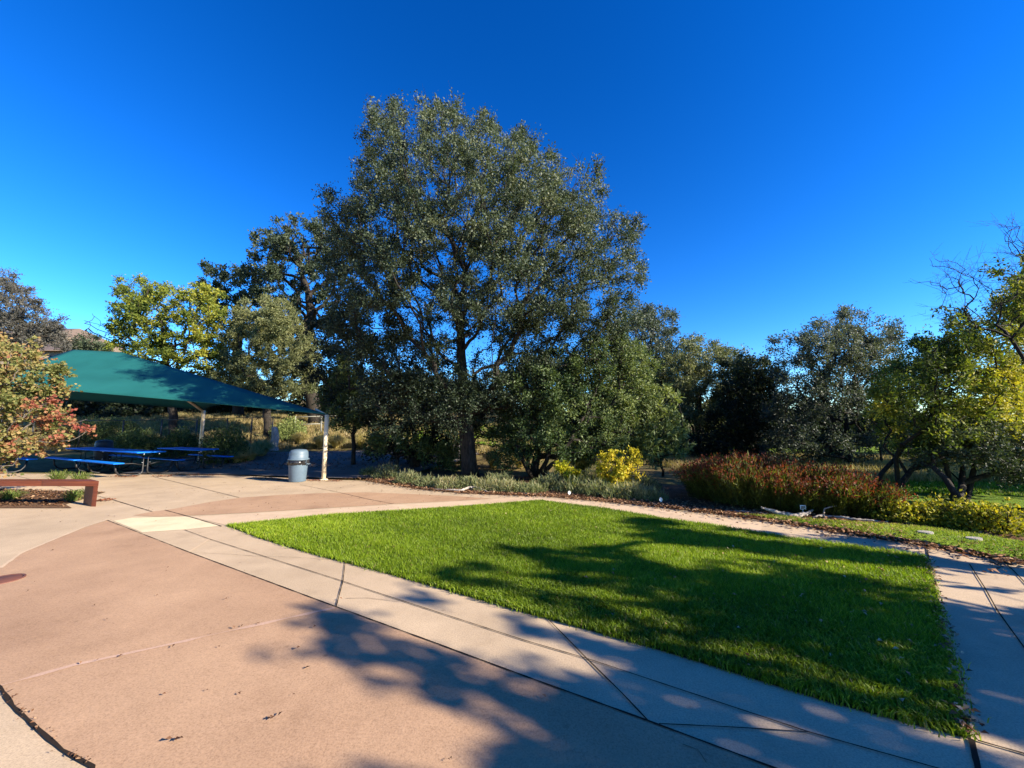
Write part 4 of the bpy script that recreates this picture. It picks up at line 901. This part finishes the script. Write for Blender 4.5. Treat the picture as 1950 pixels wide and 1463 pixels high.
# ------------------------------------------------------------------ fences
def fence_line(name, label, P, h, rails, r_post, mt, mesh=0, cat='fence'):
    P = np.array(P, float); t = thing(name, (P[0][0], P[0][1], float(T(*P[0]))), label, cat)
    for x, y in P:
        z = float(T(x, y)); MB().tube([(x, y, z - .05), (x, y, z + h)], r_post, 8).build('post', mt, t)
    for hh in rails:
        m = MB()
        for (x0, y0), (x1, y1) in zip(P[:-1], P[1:]): m.tube([(x0, y0, T(x0, y0) + hh), (x1, y1, T(x1, y1) + hh)], r_post * .6, 6)
        m.build('rail', mt, t)
    if mesh:
        m = MB()
        for (x0, y0), (x1, y1) in zip(P[:-1], P[1:]):
            L = math.hypot(x1 - x0, y1 - y0); n = int(L / .11); z0, z1 = float(T(x0, y0)), float(T(x1, y1))
            for k in range(-int(h / .11), n):
                for sg in (1, -1):
                    a, b = (k * .11, k * .11 + h) if sg == 1 else (k * .11 + h, k * .11)
                    u0, u1 = a / L, b / L; h0, h1 = 0.02, h
                    def cl(u, hh, uo, ho):
                        if u < 0: f_ = (0 - u) / (uo - u); return 0, hh + (ho - hh) * f_
                        if u > 1: f_ = (1 - u) / (uo - u); return 1, hh + (ho - hh) * f_
                        return u, hh
                    c0 = cl(u0, h0, u1, h1); c1 = cl(u1, h1, u0, h0)
                    if max(u0, u1) <= 0 or min(u0, u1) >= 1: continue
                    q0 = (x0 + (x1 - x0) * c0[0], y0 + (y1 - y0) * c0[0], z0 + (z1 - z0) * c0[0] + c0[1]); q1 = (x0 + (x1 - x0) * c1[0], y0 + (y1 - y0) * c1[0], z0 + (z1 - z0) * c1[0] + c1[1])
                    m.tube([q0, q1], .0022, 3, cap=False)
        m.build('chain_link', mt, t)
    return t
M_fence = mat('dark_fence_metal', (.025, .025, .022), .5, .4)
fp = [at(px, 840, Y)[:2] for px, Y in ((-60, 19), (60, 19), (150, 19), (232, 19), (305, 19.2), (372, 19.4), (430, 19.8), (477, 20), (517, 20.2))]
fence_line('chain_link_fence', 'dark chain-link fence on the slope behind the picnic tables', fp, 1.45, (1.43,), .032, M_fence, 1)
wp = [at(px, 840, Y)[:2] for px, Y in ((560, 23), (610, 23.3), (660, 23.6), (710, 24))]
M_rail = mat('weathered_rail', (.22, .22, .19), .8, .2)
fence_line('wooden_rail_fence', 'weathered grey rail fence above the straw grasses', wp, 1.0, (.95, .5), .05, M_rail)
rp = [at(px, 890, Y)[:2] for px, Y in ((1680, 15.5), (1740, 15.8), (1800, 16), (1870, 16.2), (1945, 16.4), (2030, 16.6))]
fence_line('split_rail_fence', 'low dark rail fence crossing the meadow at right', rp, .95, (.9, .5), .045, mat('dark_rail', (.06, .05, .04), .9, .2))
# pale stump
p = at(523, 833, 19); z = float(T(p[0], p[1]))
t = MB(); prof = [(.24, 0), (.2, .2), (.17, .6), (.15, .95), (.13, 1.0)]
t.lathe((p[0], p[1], z - .03), prof + [(0, .97)], 11)
o = t.build('tree_stump', M_drift, smooth=True); tag(o, 'upright bleached white stump on the bank by the fence', 'stump')
for v in o.data.vertices:
    v.co.x += .05 * math.sin(v.co.z * 7) ; v.co.z += .16 * math.sin(v.co.x * 9) * (v.co.z > z + .8)

# ------------------------------------------------------------------ driftwood, logs, markers
def log(label, px, r, cat='log', nm='log', Y=None, branches=()):
    pts = [];
    for p in px:
        g = G(p[0], p[1]); pts.append((g[0], g[1], p[2]))
    P = np.array(pts); s = np.linspace(0, len(P) - 1, 6 * len(P)); i = np.minimum(s.astype(int), len(P) - 2); fr = (s - i)[:, None]
    Q = P[i] * (1 - fr) + P[i + 1] * fr; Q[1:-1] = (Q[:-2] + Q[1:-1] + Q[2:]) / 3; R_ = np.interp(s, np.arange(len(P)), r); Q = Q + np.random.default_rng(3).normal(0, .006, Q.shape)
    m = MB().tube(Q, R_ * (1 + np.random.default_rng(4).normal(0, .08, len(R_))), 9)
    for b in branches: m.tube(b[0], b[1], 6)
    o = m.build(nm, M_drift, smooth=True); return tag(o, label, cat)
def gz(px, py, z):
    g = G(px, py); return (g[0], g[1], z)
log('bleached curved driftwood log in front of the red-topped shrubs', [(1449, 984, .17), (1466, 984, .11), (1490, 986, .06), (1515, 988, .055), (1535, 987, .07), (1549, 986, .13)], [.01, .03, .042, .04, .034, .014], branches=[([gz(1520, 987, .07), gz(1528, 991, .02)], [.02, .015])], nm='driftwood_log')
g = G(1570, 988); Yb = g[1]
m = MB(); m.tube([gz(1573, 990, .01), gz(1569, 985, .05), np.array(at(1569, 976, Yb)), np.array(at(1570, 969, Yb)), np.array(at(1580, 966, Yb)), np.array(at(1593, 963.5, Yb))], [.018, .018, .016, .014, .011, .010], 7)
m.tube([gz(1548, 989, .03), gz(1560, 988, .05), gz(1570, 987, .05)], [.012, .02, .025], 7)
tag(m.build('driftwood_branch', M_drift, smooth=True), 'twisted white driftwood branch standing up beside the small sign', 'branch')
log('long thin pale log at the right foot of the red-topped shrubs', [(1571, 987, .04), (1600, 991, .05), (1640, 995, .04), (1692, 998, .04)], [.018, .02, .018, .012])
log('slim pale stick lying left of the curved driftwood', [(1380, 975, .03), (1415, 978, .03), (1462, 982, .03)], [.015, .018, .012], nm='stick', cat='stick')
log('low pale root curving along the bed edge before the oak trunk', [(800, 931, .02), (850, 937, .04), (880, 938, .05), (897, 934, .09), (912, 935, .07), (930, 940, .03)], [.015, .025, .03, .03, .025, .012], nm='root', cat='root')
log('broken pale twig at the path edge below the round tree', [(965, 942, .03), (1000, 943, .03), (1035, 945, .03)], [.012, .014, .008], nm='twig', cat='twig')
log('weathered pale log on the bank beside the straw tussocks', [(455, 868, .3), (480, 866, .32), (510, 864, .3)], [.05, .06, .04])
for (px, py, lb) in ((1084.5, 948, 'round white plant marker left of the golden bush'), (1259, 962, 'round white plant marker right of the golden bush')):
    g = G(px, py); t = thing('plant_marker', (g[0], g[1], 0), lb, 'plant marker', 'white plant markers in the bed')
    m = MB(); a = np.linspace(0, 2 * PI, 18, endpoint=False)
    v = [(g[0] + (.032) * math.cos(q_), g[1], .11 + .04 * math.sin(q_)) for q_ in a]; w_ = [(x_, y_ + .008, z_) for x_, y_, z_ in v]
    m.add(v, [list(range(18))]); m.add(w_, [list(range(18))[::-1]]); m.add(v + w_, [[i_, (i_ + 1) % 18, 18 + (i_ + 1) % 18, 18 + i_] for i_ in range(18)]); m.build('disc', M_white, t)
    MB().tube([(g[0], g[1] + .013, 0), (g[0], g[1] + .013, .1)], .005, 6).build('stake', M_steel, t)
g = G(1531, 985); t = thing('plant_sign', (g[0], g[1], 0), 'tiny white rectangular plant sign on a stake before the red-topped shrubs', 'sign')
zc = at(1531, 966.5, g[1])[2]
MB().box(g[0] - .05, g[0] + .05, g[1], g[1] + .008, zc - .038, zc + .038).build('panel', M_white, t)
m = MB()
for k, w_ in enumerate((.036, .04, .03)): m.box(g[0] - .042, g[0] - .042 + w_ * 2, g[1] - .003, g[1] - .001, zc + .018 - k * .018 - .006, zc + .018 - k * .018 + .006)
m.build('lettering', M_ink, t); MB().tube([(g[0], g[1] + .014, 0), (g[0], g[1] + .014, zc)], .006, 6).build('stake', M_steel, t)
g = G(1762, 1024)
for nm, px, py, rx, ry, lb in (('stepping_stone', 1764, 1022, .10, .035, 'flat pale stone in the verge nearest the far path corner'), ('stepping_stone', 1857, 1034, .10, .03, 'flat pale stone in the verge further right')):
    g = G(px, py); a = np.linspace(0, 2 * PI, 12, endpoint=False)
    m = MB(); P_ = [(g[0] + rx * math.cos(q_) * (1 + .1 * math.sin(3 * q_)), g[1] + ry * 2 * math.sin(q_)) for q_ in a]; m.prism(P_, .03, .07); tag(m.build(nm, M_stone, bevel=.01), lb, 'stone', 'pale stones in the verge')
# drain cover
g = G(2, 1106); t = thing('drain_cover', (g[0], g[1], .006), 'round rust-brown metal drain cover in the red paving', 'drain cover')
MB().lathe((g[0], g[1], 0), [(0, .012), (.135, .012), (.14, .009), (.14, 0)], 28).build('lid', M_iron, t)
m = MB(); m.lathe((g[0], g[1], 0), [(.145, .004), (.145, .013), (.165, .013), (.165, .004)], 28); m.build('rim', M_iron, t)

# ------------------------------------------------------------------ house on the hill
t = thing('house', (at(60, 700, 62)[0], 62, 3), 'tan two-storey house with clay tile roofs at the far left', 'house')
def hbox(px0, px1, y0, y1, pt, pb, nm, mt): 
    a_ = at(px0, pt, y0); b_ = at(px1, pb, y0); MB().box(a_[0], b_[0], y0, y1, 3, a_[2]).build(nm, mt, t)
def roof(px0, px1, y0, y1, pe, pr, ov=.6):
    a_ = at(px0, pe, y0); b_ = at(px1, pe, y0); zr = at(px0, pr, (y0 + y1) / 2)[2]; ym = (y0 + y1) / 2; z = a_[2]
    x0, x1 = a_[0] - ov, b_[0] + ov; L = min(2.2, (x1 - x0) / 2.2)
    v = [(x0, y0 - ov, z), (x1, y0 - ov, z), (x1, y1 + ov, z), (x0, y1 + ov, z), (x0 + L, ym, zr), (x1 - L, ym, zr)]; m = MB()
    m.add(v, [[0, 1, 5, 4], [2, 3, 4, 5]]); m.add(v, [[1, 2, 5], [3, 0, 4]]); m.poly([(x_, y_, z - .12) for x_, y_, _ in v[:4]][::-1])
    m.add([(x_, y_, z - .12) for x_, y_, _ in v[:4]] + v[:4], [[0, 1, 5, 4], [1, 2, 6, 5], [2, 3, 7, 6], [3, 0, 4, 7]])
    m.build('roof', M_tile, t)
hbox(-120, 90, 62, 74, 637, 700, 'wall', M_stucco); roof(-120, 90, 62, 74, 636, 626)
hbox(20, 122, 57, 61.9, 668, 720, 'wall', M_stucco); roof(20, 118, 57, 61.9, 668, 655)
for px in (5, 45, 85):
    a_ = at(px, 632, 61.97); b_ = at(px + 14, 645, 61.97); MB().box(a_[0], b_[0], 61.9, 61.97, b_[2], a_[2]).build('window', M_glass, t)
for px in (60, 95):
    a_ = at(px, 678, 56.97); b_ = at(px + 14, 688, 56.97); MB().box(a_[0], b_[0], 56.9, 56.97, b_[2], a_[2]).build('window', M_glass, t)

# ------------------------------------------------------------------ light
EL, AZ = math.radians(25), math.radians(113)
sun = bpy.data.objects.new('sun', bpy.data.lights.new('sun', 'SUN')); C.objects.link(sun)
sun.data.energy = 5.0; sun.data.angle = math.radians(.5); sun.data.color = (1, .89, .72)
d = Vector((-math.sin(AZ) * math.cos(EL), -math.cos(AZ) * math.cos(EL), -math.sin(EL))); sun.rotation_euler = d.to_track_quat('-Z', 'Y').to_euler()
w = bpy.data.worlds.new('World'); S.world = w; w.use_nodes = True; nt = w.node_tree
sky = N(nt, 'ShaderNodeTexSky', sky_type='NISHITA'); sky.sun_disc = False; sky.sun_elevation = EL; sky.sun_rotation = AZ
sky.altitude = 100; sky.air_density = 1.0; sky.dust_density = 0; sky.ozone_density = 3.0
bg = nt.nodes['Background']; bg.inputs['Strength'].default_value = .092
hs = N(nt, 'ShaderNodeHueSaturation'); hs.inputs['Saturation'].default_value = 1.36
nt.links.new(sky.outputs[0], hs.inputs['Color'])
def vmath(op, a, b):
    n = N(nt, 'ShaderNodeVectorMath', operation=op); nt.links.new(a, n.inputs[0])
    if op == 'SCALE': n.inputs[3].default_value = b
    else: n.inputs[1].default_value = b
    return n.outputs[0]
gm = N(nt, 'ShaderNodeGamma'); gm.inputs[1].default_value = 1.3          # deepens the zenith against the horizon
nt.links.new(vmath('SCALE', hs.outputs[0], .12), gm.inputs[0])
nt.links.new(vmath('MULTIPLY', gm.outputs[0], (1 / .12, 1.14 / .12, 1.36 / .12)), bg.inputs['Color'])
S.view_settings.view_transform = 'Standard'; S.view_settings.look = 'None'; S.view_settings.exposure = 1.55; S.view_settings.gamma = 1
S.cycles.max_bounces = 5; S.cycles.diffuse_bounces = 1; S.cycles.glossy_bounces = 2; S.cycles.transmission_bounces = 4; S.cycles.transparent_max_bounces = 4
